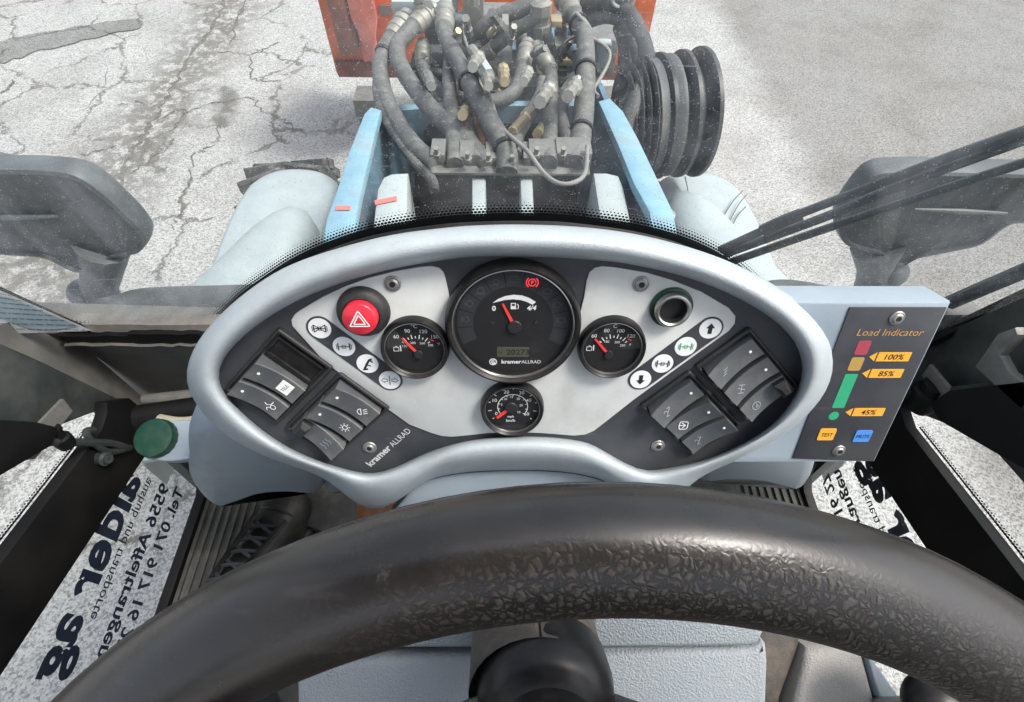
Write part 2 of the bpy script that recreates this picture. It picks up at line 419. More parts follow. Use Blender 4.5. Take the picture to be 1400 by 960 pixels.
# steering wheel: worn grained rubber, cracked into scales where hands rub
def wheel_mat():
    m, nt, p, out = nodes('worn_wheel_grip')
    co = N(nt, 'ShaderNodeTexCoord').outputs['Object']
    vo = N(nt, 'ShaderNodeTexVoronoi', feature='DISTANCE_TO_EDGE', i_Scale=390.0)
    wob = N(nt, 'ShaderNodeTexNoise', i_Scale=260.0, i_Detail=2.0)
    nt.links.new(co, wob.inputs['Vector'])
    wv = nt.nodes.new('ShaderNodeVectorMath'); wv.operation = 'MULTIPLY_ADD'
    nt.links.new(wob.outputs['Color'], wv.inputs[0]); wv.inputs[1].default_value = (.0055, .0055, .0055); nt.links.new(co, wv.inputs[2])
    nt.links.new(wv.outputs[0], vo.inputs['Vector'])
    edge = math_(nt, 'SUBTRACT', 1.0, ramp_out(nt, vo.outputs['Distance'], .0, .40))
    sx = N(nt, 'ShaderNodeSeparateXYZ'); nt.links.new(co, sx.inputs[0])
    big = N(nt, 'ShaderNodeTexNoise', i_Scale=26.0, i_Detail=4.0); nt.links.new(co, big.inputs['Vector'])
    # grain survives on the inner face of the crown, is polished away elsewhere
    ax = math_(nt, 'ABSOLUTE', math_(nt, 'SUBTRACT', sx.outputs['X'], .040))
    region = math_(nt, 'SUBTRACT', 1.0, ramp_out(nt, math_(nt, 'ADD', ax, math_(nt, 'MULTIPLY', math_(nt, 'SUBTRACT', big.outputs['Fac'], .5), .12)), .045, .15))
    rho = math_(nt, 'SQRT', math_(nt, 'ADD', math_(nt, 'MULTIPLY', sx.outputs['X'], sx.outputs['X']), math_(nt, 'MULTIPLY', sx.outputs['Y'], sx.outputs['Y'])))
    low = math_(nt, 'SUBTRACT', 1.0, ramp_out(nt, math_(nt, 'ADD', rho, math_(nt, 'MULTIPLY', math_(nt, 'SUBTRACT', big.outputs['Fac'], .5), .010)), 0.2180, .2290))
    grain = math_(nt, 'MULTIPLY', math_(nt, 'MULTIPLY', edge, region), math_(nt, 'MULTIPLY', low, .95))
    n1 = N(nt, 'ShaderNodeTexNoise', i_Scale=18.0, i_Detail=8.0, i_Roughness=.65); nt.links.new(co, n1.inputs['Vector'])
    c = mixc(nt, ramp_out(nt, n1.outputs['Fac'], .3, .7), (.009, .0080, .0075), (.024, .0205, .0185))
    c = mixc(nt, math_(nt, 'MULTIPLY', region, math_(nt, 'MULTIPLY', low, .70)), c, (.070, .055, .044))
    n2 = N(nt, 'ShaderNodeTexNoise', i_Scale=7.0, i_Detail=8.0, i_Roughness=.7); nt.links.new(co, n2.inputs['Vector'])
    c = mixc(nt, math_(nt, 'MULTIPLY', ramp_out(nt, n2.outputs['Fac'], .55, .75), .30), c, (.085, .078, .072))
    n8 = N(nt, 'ShaderNodeTexNoise', i_Scale=75.0, i_Detail=5.0, i_Roughness=.7); nt.links.new(co, n8.inputs['Vector'])
    c = mixc(nt, math_(nt, 'MULTIPLY', ramp_out(nt, n8.outputs['Fac'], .66, .74), .35), c, (.13, .118, .105))
    m9 = N(nt, 'ShaderNodeMapping'); m9.inputs['Scale'].default_value = (25, 260, 260); m9.inputs['Rotation'].default_value = (0, 0, .12); nt.links.new(co, m9.inputs['Vector'])
    n9 = N(nt, 'ShaderNodeTexNoise', i_Scale=1.0, i_Detail=4.0); nt.links.new(m9.outputs[0], n9.inputs['Vector'])
    c = mixc(nt, math_(nt, 'MULTIPLY', ramp_out(nt, n9.outputs['Fac'], .60, .72), .12), c, (.10, .092, .085))
    c = mixc(nt, grain, c, (.004, .004, .004))
    nt.links.new(c, p.inputs['Base Color'])
    r = math_(nt, 'ADD', .17, math_(nt, 'ADD', math_(nt, 'MULTIPLY', n1.outputs['Fac'], .22), math_(nt, 'MULTIPLY', math_(nt, 'MULTIPLY', region, low), .12)))
    nt.links.new(r, p.inputs['Roughness'])
    p.inputs['Specular IOR Level'].default_value = .6
    fine = N(nt, 'ShaderNodeTexNoise', i_Scale=520.0, i_Detail=3.0); nt.links.new(co, fine.inputs['Vector'])
    h = math_(nt, 'SUBTRACT', math_(nt, 'MULTIPLY', fine.outputs['Fac'], .12), grain)
    bn = N(nt, 'ShaderNodeBump', i_Strength=.30, i_Distance=.0005)
    nt.links.new(h, bn.inputs['Height']); nt.links.new(bn.outputs[0], p.inputs['Normal'])
    return m
M['wheel'] = wheel_mat()

# dusty glass with optional black printed edge (uv: x along the edge in m, y distance above the edge in m)
def glass_mat(name, dust=.05, specks=.5, frit=False, tint=(.93, .97, .96), band=.009, fade=.024, film=0.0):
    m = bpy.data.materials.new(name); m.use_nodes = True
    nt = m.node_tree
    nt.nodes.clear()
    out = N(nt, 'ShaderNodeOutputMaterial')
    tc = N(nt, 'ShaderNodeTexCoord'); co = tc.outputs['Object']
    tr = N(nt, 'ShaderNodeBsdfTransparent'); tr.inputs[0].default_value = (*tint, 1)
    gl = N(nt, 'ShaderNodeBsdfGlossy'); gl.inputs['Roughness'].default_value = .02
    lw = N(nt, 'ShaderNodeLayerWeight', i_Blend=.5)
    fres = math_(nt, 'ADD', .035, math_(nt, 'MULTIPLY', math_(nt, 'POWER', lw.outputs['Facing'], 5.0), .9))
    mx = N(nt, 'ShaderNodeMixShader')
    nt.links.new(fres, mx.inputs[0]); nt.links.new(tr.outputs[0], mx.inputs[1]); nt.links.new(gl.outputs[0], mx.inputs[2])
    df = N(nt, 'ShaderNodeBsdfDiffuse'); df.inputs[0].default_value = (.62, .63, .62, 1)
    tl = N(nt, 'ShaderNodeBsdfTranslucent'); tl.inputs[0].default_value = (.75, .77, .77, 1)
    dm = N(nt, 'ShaderNodeMixShader', i_0=.55)
    nt.links.new(df.outputs[0], dm.inputs[1]); nt.links.new(tl.outputs[0], dm.inputs[2])
    # specks of dried mud, thin film of dust, scratches
    vo = N(nt, 'ShaderNodeTexVoronoi', i_Scale=720.0); nt.links.new(co, vo.inputs['Vector'])
    wn_ = N(nt, 'ShaderNodeSeparateColor'); nt.links.new(vo.outputs['Color'], wn_.inputs[0])
    area = N(nt, 'ShaderNodeTexNoise', i_Scale=5.0, i_Detail=3.0); nt.links.new(co, area.inputs['Vector'])
    dens = math_(nt, 'ADD', .56, math_(nt, 'MULTIPLY', math_(nt, 'SUBTRACT', .62, area.outputs['Fac']), 1.1))
    keep = math_(nt, 'GREATER_THAN', wn_.outputs['Red'], dens)
    rad = math_(nt, 'MULTIPLY', math_(nt, 'POWER', wn_.outputs['Green'], 1.8), .50)
    dot = math_(nt, 'MULTIPLY', math_(nt, 'LESS_THAN', vo.outputs['Distance'], rad), keep)
    mp = N(nt, 'ShaderNodeMapping'); mp.inputs['Scale'].default_value = (22, 22, 360); mp.inputs['Rotation'].default_value = (0, R_(58), 0)
    nt.links.new(co, mp.inputs['Vector'])
    sn = N(nt, 'ShaderNodeTexNoise', i_Scale=1.0, i_Detail=2.0); nt.links.new(mp.outputs[0], sn.inputs['Vector'])
    scratch = math_(nt, 'MULTIPLY', ramp_out(nt, sn.outputs['Fac'], .665, .72), ramp_out(nt, area.outputs['Fac'], .42, .6))
    fn = N(nt, 'ShaderNodeTexNoise', i_Scale=14.0, i_Detail=6.0, i_Roughness=.65); nt.links.new(co, fn.inputs['Vector'])
    thin = math_(nt, 'MULTIPLY', ramp_out(nt, fn.outputs['Fac'], .25, .75), dust)
    if film > 0:       # dust streaks where the wipers never reach, standing in also for pale reflections
        m3 = N(nt, 'ShaderNodeMapping'); m3.inputs['Scale'].default_value = (16, 16, 1.2); nt.links.new(co, m3.inputs['Vector'])
        n5 = N(nt, 'ShaderNodeTexNoise', i_Scale=1.0, i_Detail=5.0, i_Roughness=.6); nt.links.new(m3.outputs[0], n5.inputs['Vector'])
        s5 = N(nt, 'ShaderNodeSeparateXYZ'); nt.links.new(co, s5.inputs[0])
        side = ramp_out(nt, math_(nt, 'ABSOLUTE', s5.outputs['X']), .30, .48)
        thin = math_(nt, 'ADD', thin, math_(nt, 'MULTIPLY', math_(nt, 'MULTIPLY', ramp_out(nt, n5.outputs['Fac'], .40, .66), side), film))
    f = math_(nt, 'ADD', math_(nt, 'MULTIPLY', dot, specks), math_(nt, 'MULTIPLY', scratch, specks * .6))
    f = math_(nt, 'ADD', f, thin, True)
    mx2 = N(nt, 'ShaderNodeMixShader')
    nt.links.new(f, mx2.inputs[0]); nt.links.new(mx.outputs[0], mx2.inputs[1]); nt.links.new(dm.outputs[0], mx2.inputs[2])
    last = mx2
    if frit:
        sep = N(nt, 'ShaderNodeSeparateXYZ'); nt.links.new(tc.outputs['UV'], sep.inputs[0])
        u, v = sep.outputs['X'], sep.outputs['Y']
        pitch = .0044
        row = math_(nt, 'FLOOR', math_(nt, 'DIVIDE', v, pitch))
        uu = math_(nt, 'ADD', math_(nt, 'DIVIDE', u, pitch), math_(nt, 'MULTIPLY', math_(nt, 'MODULO', row, 2.0), .5))
        fu = math_(nt, 'SUBTRACT', math_(nt, 'FRACT', uu), .5)
        fv = math_(nt, 'SUBTRACT', math_(nt, 'FRACT', math_(nt, 'DIVIDE', v, pitch)), .5)
        dist = math_(nt, 'SQRT', math_(nt, 'ADD', math_(nt, 'MULTIPLY', fu, fu), math_(nt, 'MULTIPLY', fv, fv)))
        size = math_(nt, 'MULTIPLY', math_(nt, 'SUBTRACT', 1.0, math_(nt, 'DIVIDE', math_(nt, 'SUBTRACT', v, band), fade)), .62)
        dots = math_(nt, 'LESS_THAN', dist, size)
        solid = math_(nt, 'LESS_THAN', v, band)
        fm = math_(nt, 'MAXIMUM', dots, solid)
        bk = N(nt, 'ShaderNodeBsdfPrincipled'); bk.inputs['Base Color'].default_value = (.006, .006, .007, 1); bk.inputs['Roughness'].default_value = .35
        mx3 = N(nt, 'ShaderNodeMixShader')
        nt.links.new(fm, mx3.inputs[0]); nt.links.new(last.outputs[0], mx3.inputs[1]); nt.links.new(bk.outputs[0], mx3.inputs[2])
        last = mx3
    nt.links.new(last.outputs[0], out.inputs['Surface'])
    return m
M['wind'] = glass_mat('dusty_windscreen_glass', dust=.17, specks=.40, frit=True, film=.18)
M['sideglass'] = glass_mat('side_door_glass', dust=.02, specks=.10, frit=True, band=.0, fade=.012)
M['gaugeglass'] = glass_mat('gauge_cover_glass', dust=.004, specks=.03, tint=(.97, .97, .97))

# asphalt: pale bleached aggregate
def asphalt_mat(name, mul=1.0):
    m, nt, p, out = nodes(name)
    co = N(nt, 'ShaderNodeNewGeometry').outputs['Position']
    wv = N(nt, 'ShaderNodeTexNoise', i_Scale=160.0, i_Detail=2.0); nt.links.new(co, wv.inputs['Vector'])
    wa = nt.nodes.new('ShaderNodeVectorMath'); wa.operation = 'MULTIPLY_ADD'
    nt.links.new(wv.outputs['Color'], wa.inputs[0]); wa.inputs[1].default_value = (.012, .012, .012); nt.links.new(co, wa.inputs[2])
    v1 = N(nt, 'ShaderNodeTexVoronoi', i_Scale=105.0); nt.links.new(wa.outputs[0], v1.inputs['Vector'])
    s1 = N(nt, 'ShaderNodeSeparateColor'); nt.links.new(v1.outputs['Color'], s1.inputs[0])
    v2 = N(nt, 'ShaderNodeTexNoise', i_Scale=80.0, i_Detail=5.0, i_Roughness=.75); nt.links.new(co, v2.inputs['Vector'])
    t = math_(nt, 'ADD', math_(nt, 'MULTIPLY', s1.outputs['Red'], .45), math_(nt, 'MULTIPLY', ramp_out(nt, v2.outputs['Fac'], .3, .7), .55))
    c = mixc(nt, ramp_out(nt, t, .12, .72), tuple(x * mul for x in (.17, .168, .164)), tuple(x * mul for x in (.455, .45, .44)))
    # broad patches: a darker re-laid area on the right, brownish dirt, worn pale lanes
    n1 = N(nt, 'ShaderNodeTexNoise', i_Scale=.9, i_Detail=7.0, i_Roughness=.62); nt.links.new(co, n1.inputs['Vector'])
    c = mixc(nt, math_(nt, 'MULTIPLY', ramp_out(nt, n1.outputs['Fac'], .45, .75), .35), c, tuple(x * mul for x in (.235, .215, .195)))
    sx = N(nt, 'ShaderNodeSeparateXYZ'); nt.links.new(co, sx.inputs[0])
    n2 = N(nt, 'ShaderNodeTexNoise', i_Scale=3.0, i_Detail=6.0); nt.links.new(co, n2.inputs['Vector'])
    # line from about (2.0, 5.6) to (1.75, 3.2): right of it the surface is a greyer mix
    e = math_(nt, 'SUBTRACT', sx.outputs['X'], 2.24)
    e = math_(nt, 'ADD', e, math_(nt, 'MULTIPLY', math_(nt, 'SUBTRACT', n2.outputs['Fac'], .5), .30))
    c = mulc(nt, ramp_out(nt, e, -.16, .22), c, (.62, .605, .59))
    n7 = N(nt, 'ShaderNodeTexNoise', i_Scale=1.7, i_Detail=5.0); nt.links.new(co, n7.inputs['Vector'])
    c = mulc(nt, ramp_out(nt, n7.outputs['Fac'], .45, .68), c, (.84, .83, .82))
    n3 = N(nt, 'ShaderNodeTexNoise', i_Scale=6.0, i_Detail=8.0, i_Roughness=.7); nt.links.new(co, n3.inputs['Vector'])
    left = ramp_out(nt, math_(nt, 'MULTIPLY', sx.outputs['X'], -1.0), .6, 1.6)
    c = mixc(nt, math_(nt, 'MULTIPLY', math_(nt, 'MULTIPLY', ramp_out(nt, n3.outputs['Fac'], .55, .72), left), .30), c, tuple(x * mul for x in (.16, .15, .135)))
    # hairline crazing left of the machine
    wz = nt.nodes.new('ShaderNodeVectorMath'); wz.operation = 'MULTIPLY_ADD'
    nt.links.new(n3.outputs['Color'], wz.inputs[0]); wz.inputs[1].default_value = (.35, .35, 0); nt.links.new(co, wz.inputs[2])
    vc = N(nt, 'ShaderNodeTexVoronoi', feature='DISTANCE_TO_EDGE', i_Scale=1.5); nt.links.new(wz.outputs[0], vc.inputs['Vector'])
    craze = math_(nt, 'MULTIPLY', math_(nt, 'SUBTRACT', 1.0, ramp_out(nt, vc.outputs['Distance'], .004, .034)), math_(nt, 'MULTIPLY', left, ramp_out(nt, n2.outputs['Fac'], .38, .54)))
    c = mixc(nt, math_(nt, 'MULTIPLY', craze, .9), c, tuple(x * mul for x in (.10, .092, .08)))
    # crumbling paving seam with dark silt, left of the machine
    sd_ = math_(nt, 'ABSOLUTE', math_(nt, 'ADD', math_(nt, 'ADD', sx.outputs['X'], 2.80), math_(nt, 'MULTIPLY', math_(nt, 'SUBTRACT', n1.outputs['Fac'], .5), .5)))
    n6 = N(nt, 'ShaderNodeTexNoise', i_Scale=9.0, i_Detail=9.0, i_Roughness=.75); nt.links.new(co, n6.inputs['Vector'])
    silt = math_(nt, 'MULTIPLY', math_(nt, 'SUBTRACT', 1.0, ramp_out(nt, sd_, .02, .60)), ramp_out(nt, n6.outputs['Fac'], .42, .54))
    c = mixc(nt, math_(nt, 'MULTIPLY', silt, .88), c, tuple(x * mul for x in (.125, .115, .10)))
    nt.links.new(c, p.inputs['Base Color'])
    p.inputs['Roughness'].default_value = .85
    p.inputs['Specular IOR Level'].default_value = .3
    h = math_(nt, 'ADD', math_(nt, 'MULTIPLY', v1.outputs['Distance'], -1.0), math_(nt, 'MULTIPLY', n3.outputs['Fac'], .5))
    bn = N(nt, 'ShaderNodeBump', i_Strength=.55, i_Distance=.008)
    nt.links.new(h, bn.inputs['Height']); nt.links.new(bn.outputs[0], p.inputs['Normal'])
    return m
M['asphalt'] = asphalt_mat('bleached_asphalt')
M['stain'] = asphalt_mat('stained_asphalt', .54)
M['crack'] = pm('crack_dirt', (.11, .102, .09), .95, var=.4, vscale=30)
# ================================================================== ground
g = B().box((0, 20, -.05), (240, 240, .1)).build('ground', M['asphalt'], smooth=0)
tag(g, 'pale bleached asphalt yard with cracks', kind='structure')
def jag_strip(px, width, z=.003, wob=.025, n=6):
    P = []
    base = [onz(x, y, 0) for x, y in px]
    for a, b in zip(base, base[1:]):
        for k in range(n):
            P.append(a.lerp(b, k / n))
    P.append(base[-1])
    L, Rr = [], []
    for i, p in enumerate(P):
        a = P[max(0, i - 1)]; b = P[min(len(P) - 1, i + 1)]
        t = (b - a).normalized(); nrm = Vector((-t.y, t.x, 0))
        off = nrm * random.uniform(-wob, wob) + t * random.uniform(-wob, wob) * .5
        w = width * random.uniform(.25, 1.3) * (.35 if i in (0, len(P) - 1) else 1)
        L.append(p + off + nrm * w * random.uniform(.3, .9) + Vector((0, 0, z)))
        Rr.append(p + off - nrm * w * random.uniform(.3, .9) + Vector((0, 0, z)))
    b = B()
    lv = [b.v(p) for p in L]; rv = [b.v(p) for p in Rr]
    for i in range(len(lv) - 1): b.face((lv[i], rv[i], rv[i + 1], lv[i + 1]))
    return b
CR = [([(312, -10), (300, 22), (276, 55), (252, 92), (238, 118), (222, 142), (208, 168), (188, 196), (172, 226), (162, 258), (180, 300)], .030),
      ([(340, -10), (325, 30), (316, 62)], .026),
      ([(298, 70), (320, 72), (345, 76), (342, 106), (365, 112), (384, 110)], .011),
      ([(345, 76), (365, 66), (384, 58)], .012),
      ([(215, 165), (240, 150), (265, 152), (292, 140), (320, 138), (348, 134), (354, 150), (376, 160), (398, 170), (415, 186)], .012),
      ([(302, 165), (300, 188), (288, 202), (268, 210), (262, 232), (252, 262), (243, 290), (238, 318)], .012),
      ([(180, 236), (200, 222), (228, 205), (240, 190)], .009),
      ([(112, 152), (140, 128), (146, 96)], .007),
      ([(0, 128), (14, 120), (18, 110)], .02),
      ([(105, 215), (130, 208), (158, 202)], .010),
      ([(250, 150), (248, 165), (232, 182)], .009),
      ([(160, 145), (185, 140), (212, 146)], .007)]
for i, (px, w) in enumerate(CR):
    tag(jag_strip(px, w, .003 + i * .0004).build('crack', M['crack'], g, smooth=0))
def blob(px, z, wob, n=7):  # ragged outline
    base = [onz(x, y, 0) for x, y in px]
    P = []
    for i, a in enumerate(base):
        b = base[(i + 1) % len(base)]
        for k in range(n):
            q = a.lerp(b, k / n)
            P.append(q + Vector((random.uniform(-wob, wob), random.uniform(-wob, wob), z)))
    b = B(); b.face([b.v(p) for p in P]); return b
blob([(-60, 72), (0, 58), (60, 45), (120, 36), (175, 27), (196, 30), (190, 40), (150, 48), (90, 62), (40, 76), (0, 88), (-60, 100)], .009, .030, 6).build('stain', M['stain'], g, smooth=0)

# ================================================================== front wheels and fenders
axle = thing('front_axle', (0, 1.5, .3), 'front axle with two dusty chunky tyres under the fenders', 'axle')
B().cyl((-.86, 1.78, .5), (.74, 1.66, .5), .07).build('axle_beam', M['darkin'], axle)
def make_tyre(X, Y, turn):
    ax = Vector((math.cos(R_(turn)), math.sin(R_(turn)), 0))
    c = Vector((X, Y, .50))
    w = .17
    prof = [(.26, -w * .9), (.40, -w), (.455, -w * .9), (.475, -w * .6), (.48, 0), (.475, w * .6), (.455, w * .9), (.40, w), (.26, w * .9)]
    t = B().lathe(prof, c, ax, 40).build('tyre', M['tyre'], axle)
    B().lathe([(.02, -.05), (.24, -.05), (.262, -w * .8), (.262, w * .8), (.24, .05), (.02, .05)], c, ax, 32, True, True).build('wheel_rim', M['pale'], axle)
    fw = ax.cross(Vector((0, 0, 1)))
    for k in range(22):
        for sd in (-1, 1):
            a = 2 * math.pi * (k + (.5 if sd > 0 else 0)) / 22
            rad = fw * math.cos(a) + Vector((0, 0, 1)) * math.sin(a)
            tan = ax.cross(rad)
            xl = (ax * sd + tan * .65).normalized()
            m = frame(c + rad * .472 + ax * sd * w * .50, xl, rad)
            B(m).box((0, .004, 0), (.185, .044, .040)).build('tread_lug', M['tyre'], t, smooth=0)
make_tyre(-.92, 1.78, 10)
make_tyre(.80, 1.66, 6)

def grid_surface(fn, nu, nv, thick=.012):
    """sheet from fn(a,b) in 0..1 with a lip of given thickness below"""
    b = B()
    top = [[b.v(fn(i / nu, j / nv)) for j in range(nv + 1)] for i in range(nu + 1)]
    bot = [[b.v(fn(i / nu, j / nv) - Vector((0, 0, thick))) for j in range(nv + 1)] for i in range(nu + 1)]
    for i in range(nu):
        for j in range(nv):
            b.face((top[i][j], top[i + 1][j], top[i + 1][j + 1], top[i][j + 1]))
            b.face((bot[i][j], bot[i][j + 1], bot[i + 1][j + 1], bot[i + 1][j]))
    for i in range(nu):
        b.face((top[i][0], bot[i][0], bot[i + 1][0], top[i + 1][0])); b.face((top[i][nv], top[i + 1][nv], bot[i + 1][nv], bot[i][nv]))
    for j in range(nv):
        b.face((top[0][j], top[0][j + 1], bot[0][j + 1], bot[0][j])); b.face((top[nu][j], bot[nu][j], bot[nu][j + 1], top[nu][j + 1]))
    return b
def fender(sd, label, x_out, x_in, y_front, y_back, zt):
    t = thing('front_fender', (sd * .76, 1.3, zt - .3), label, 'fender', 'front fenders')
    def f(a, bq):
        # a: outer -> inner, bq: back -> front ; superellipse footprint, crowned and rolled at its rim
        A = 2 * a - 1; Bq = 2 * bq - 1
        # square to rounded square
        Bp = max(Bq, 0); x = A * math.sqrt(max(0, 1 - .30 * Bp ** 3)); y = Bq * (math.sqrt(max(0, 1 - .26 * A * A * abs(A))) if Bq > 0 else 1)
        e = max(abs(A), Bp)
        z = zt + .03 * (1 - A * A) - .05 * max(0, Bq) ** 3 - .14 * max(0, (e - .86) / .14) ** 2.2
        xo_ = x_out - (.075 if sd < 0 else .04) * (1 - bq)
        return Vector((sd * ((xo_ + x_in) / 2 - (xo_ - x_in) / 2 * x), (y_back + y_front) / 2 + (y_front - y_back) / 2 * y, z))
    grid_surface(f, 28, 36).build('fender_shell', M['fender'], t, smooth=70)
    return t
fl = fender(-1, 'left pale grey front fender with a cone-shaped hump', .970, .575, 1.72, .50, 1.17)
fr = fender(1, 'right pale grey front fender with long black scratches', .90, .52, 1.72, .50, 1.17)
def hump(parent, px, z0, sd):
    # cone-shaped fairing on the fender: ridge falls towards the outer rear corner
    a = onz(*px[0], z0 + .02); b_ = onz(*px[1], z0)
    ax = (b_ - a); L = ax.length; ax.normalize(); side = ax.cross(Vector((0, 0, 1))).normalized()
    loops = []
    for k in range(13):
        t = k / 12
        w = .085 * math.sqrt(max(0, 1 - (1 - min(1, t * 3.2)) ** 2)) + .10 * t
        h = .085 * math.sqrt(max(0, 1 - (1 - min(1, t * 3.0)) ** 2)) * (1 - .35 * t) + .001
        c = a + ax * (L * t)
        loops.append([c + side * (w * math.cos(math.pi * q / 12)) + Vector((0, 0, h * math.sin(math.pi * q / 12) - .03 * (1 - math.sin(math.pi * q / 12)))) for q in range(13)])
    B().loft(loops, closed=False).build('hump', M['fender'], parent, smooth=60)
hump(fl, [(420, 288), (262, 480)], 1.19, -1)
hump(fr, [(918, 268), (1040, 430)], 1.19, 1)
# scratches on the right fender: hair-thin black lines, proud of the paint by a hair
for pts in ([(985, 312), (990, 295), (1003, 275), (1015, 262)], [(992, 320), (999, 300), (1010, 280), (1020, 268)], [(999, 314), (1008, 296), (1019, 284)], [(936, 243), (940, 262), (941, 290)]):
    P = catmull([onz(x, y, 1.2) for x, y in pts], 5)
    P = [on_plane(0, 0, p, (0, 0, 1)) if False else p for p in P]
    b = B(); b.tube([p + Vector((0, 0, .004)) for p in P], .0018, 5); b.build('scratch', M['crack'], fr)

# ================================================================== loader boom
boom = thing('loader_boom', (-.02, 1.1, 1.1), 'pale blue steel loader boom frame in front of the cab', 'boom')
def zb(y): return 1.60 - (y - .85) * .10
def flange(pxs, name, mat):
    # pxs: outer and inner outline of the top flange, met with the sloping boom plane
    n = Vector((0, .10, 1)); o = Vector((0, .85, 1.60))
    poly = [on_plane(x, y, o, n) for x, y in pxs]
    m = frame(o, (1, 0, 0), (0, 1, -.10))
    inv = m.inverted()
    b = B(m); b.prism([(inv @ p).xy for p in poly], -.022, 0, .004)
    return b.build(name, mat, boom)
flange([(441, 330), (446, 300), (462, 255), (478, 205), (498, 155), (507, 146), (521, 150), (517, 165), (505, 215), (494, 260), (486, 300), (484, 330)], 'left_flange', M['blue'])
flange([(893, 330), (888, 290), (866, 250), (846, 200), (828, 160), (818, 138), (834, 134), (852, 152), (872, 188), (900, 246), (921, 290), (928, 330)], 'right_flange', M['blue'])
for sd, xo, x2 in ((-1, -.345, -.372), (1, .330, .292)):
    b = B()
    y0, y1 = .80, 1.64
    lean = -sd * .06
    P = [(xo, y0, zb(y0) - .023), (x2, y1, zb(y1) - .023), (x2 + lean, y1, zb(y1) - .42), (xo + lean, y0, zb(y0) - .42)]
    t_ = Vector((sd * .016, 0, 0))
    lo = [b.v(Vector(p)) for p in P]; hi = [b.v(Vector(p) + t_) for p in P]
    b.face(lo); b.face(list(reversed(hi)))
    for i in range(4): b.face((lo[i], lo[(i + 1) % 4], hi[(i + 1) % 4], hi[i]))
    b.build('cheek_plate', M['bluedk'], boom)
# cross plate with the rounded opening, blue lip
def ring_plate(outer, inner, Y, d, name, mat):
    m = frame((0, Y, 0), (1, 0, 0), (0, 0, 1))
    inv = m.inverted()
    O = [(inv @ ony(x, y, Y)).xy for x, y in outer]; I = [(inv @ ony(x, y, Y)).xy for x, y in inner]
    b = B(m)
    b.loft([[(p[0], p[1], 0) for p in O], [(p[0], p[1], 0) for p in I], [(p[0], p[1], d) for p in I], [(p[0], p[1], d) for p in O], [(p[0], p[1], 0) for p in O]])
    return b.build(name, mat, boom)
outer = [(520, 250), (521, 200), (523, 160), (530, 146), (600, 140), (660, 138), (720, 138), (780, 138), (830, 140), (838, 160), (838, 200), (838, 250)]
inner = [(580, 250), (580, 200), (580, 172), (588, 163), (620, 162), (660, 162), (720, 162), (765, 162), (784, 163), (790, 172), (786, 200), (784, 250)]
ring_plate(outer, inner, 1.62, .03, 'cross_plate', M['blue'])
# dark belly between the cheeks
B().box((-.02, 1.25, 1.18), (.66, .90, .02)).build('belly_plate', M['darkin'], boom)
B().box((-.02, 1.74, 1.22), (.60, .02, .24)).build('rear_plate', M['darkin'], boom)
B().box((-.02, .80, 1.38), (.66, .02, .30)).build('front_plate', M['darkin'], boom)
# pivot pins beside the flanges
for x, y in ((467, 284), (912, 292)):
    p = onz(x, y, 1.57)
    b = B(); b.lathe([(.020, -.05), (.020, 0), (.016, .004), (.013, .004), (.013, -.006), (.001, -.006)], p, (0, 0, 1), 16)
    b.lathe([(.030, -.10), (.030, -.05), (.001, -.05)], p, (0, 0, 1), 16); b.build('pivot_pin', M['steel'], boom)
# paint marks
for px, z in (([(459, 281), (478, 281), (480, 284), (478, 287), (459, 287)], None),):
    n = Vector((0, .10, 1)); o = Vector((0, .85, 1.603))
    b = B(); b.face([b.v(on_plane(x, y, o, n)) for x, y in px]); b.build('red_paint_mark', flat('mark_red', (.75, .16, .14)), boom)

# ================================================================== pale mounting brackets between the cheeks
def bracket(px, z, label, mark=None):
    P = [onz(x, y, z) for x, y in px]
    c = sum(P, Vector()) / len(P)
    o = thing('mounting_bracket', (c.x, c.y, z - .2), label, 'bracket', 'pale brackets between the boom cheeks')
    b = B(); b.prism([(p.x, p.y) for p in P], z - .16, z, .006); b.build('bracket_plate', M['pale'], o)
    if mark:
        q = [onz(x, y, z + .003) for x, y in mark]
        b = B(); b.face([b.v(p) for p in q]); b.build('red_paint_mark', bpy.data.materials['mark_red'], o)
bracket([(508, 330), (512, 290), (516, 258), (524, 242), (536, 237), (558, 236), (557, 270), (555, 330)], 1.55, 'wide pale bracket with a red stripe beside the left boom flange', [(512, 274), (542, 268), (543, 274), (513, 280)])
bracket([(645, 330), (645, 242), (664, 242), (664, 330)], 1.53, 'narrow pale upright bar left of the boom centre')
bracket([(714, 330), (711, 242), (728, 242), (732, 330)], 1.53, 'narrow pale upright bar right of the boom centre')
bracket([(826, 330), (819, 290), (811, 236), (830, 236), (846, 240), (852, 254), (860, 290), (866, 330)], 1.55, 'wide pale bracket beside the right boom flange')

# ================================================================== valve block with couplings
vb = thing('valve_block', (-.02, 1.16, 1.4), 'grimy lower hydraulic manifold bar with bolted hose flanges', 'manifold')
def boxY(px0, px1, Y, d, name, mat, parent, bev=.004):
    """box whose front face fills two photo corners at depth plane Y"""
    a, c = ony(*px0, Y), ony(*px1, Y)
    w, h = abs(c.x - a.x), abs(c.z - a.z)
    m = frame(((a.x + c.x) / 2, Y, (a.z + c.z) / 2), (1, 0, 0), (0, 0, 1))
    b = B(m); b.prism([(-w / 2, -h / 2), (w / 2, -h / 2), (w / 2, h / 2), (-w / 2, h / 2)], -d, 0, bev)
    return b.build(name, mat, parent)
boxY((588, 236), (806, 242), 1.10, .10, 'manifold_bar', M['block'], vb)
for x0, x1, y0 in ((588, 610, 212), (628, 648, 214), (664, 688, 216), (716, 738, 216), (724, 760, 212), (762, 806, 210)):
    boxY((x0, y0), (x1, 236), 1.13, .07, 'flange_block', M['block'], vb)
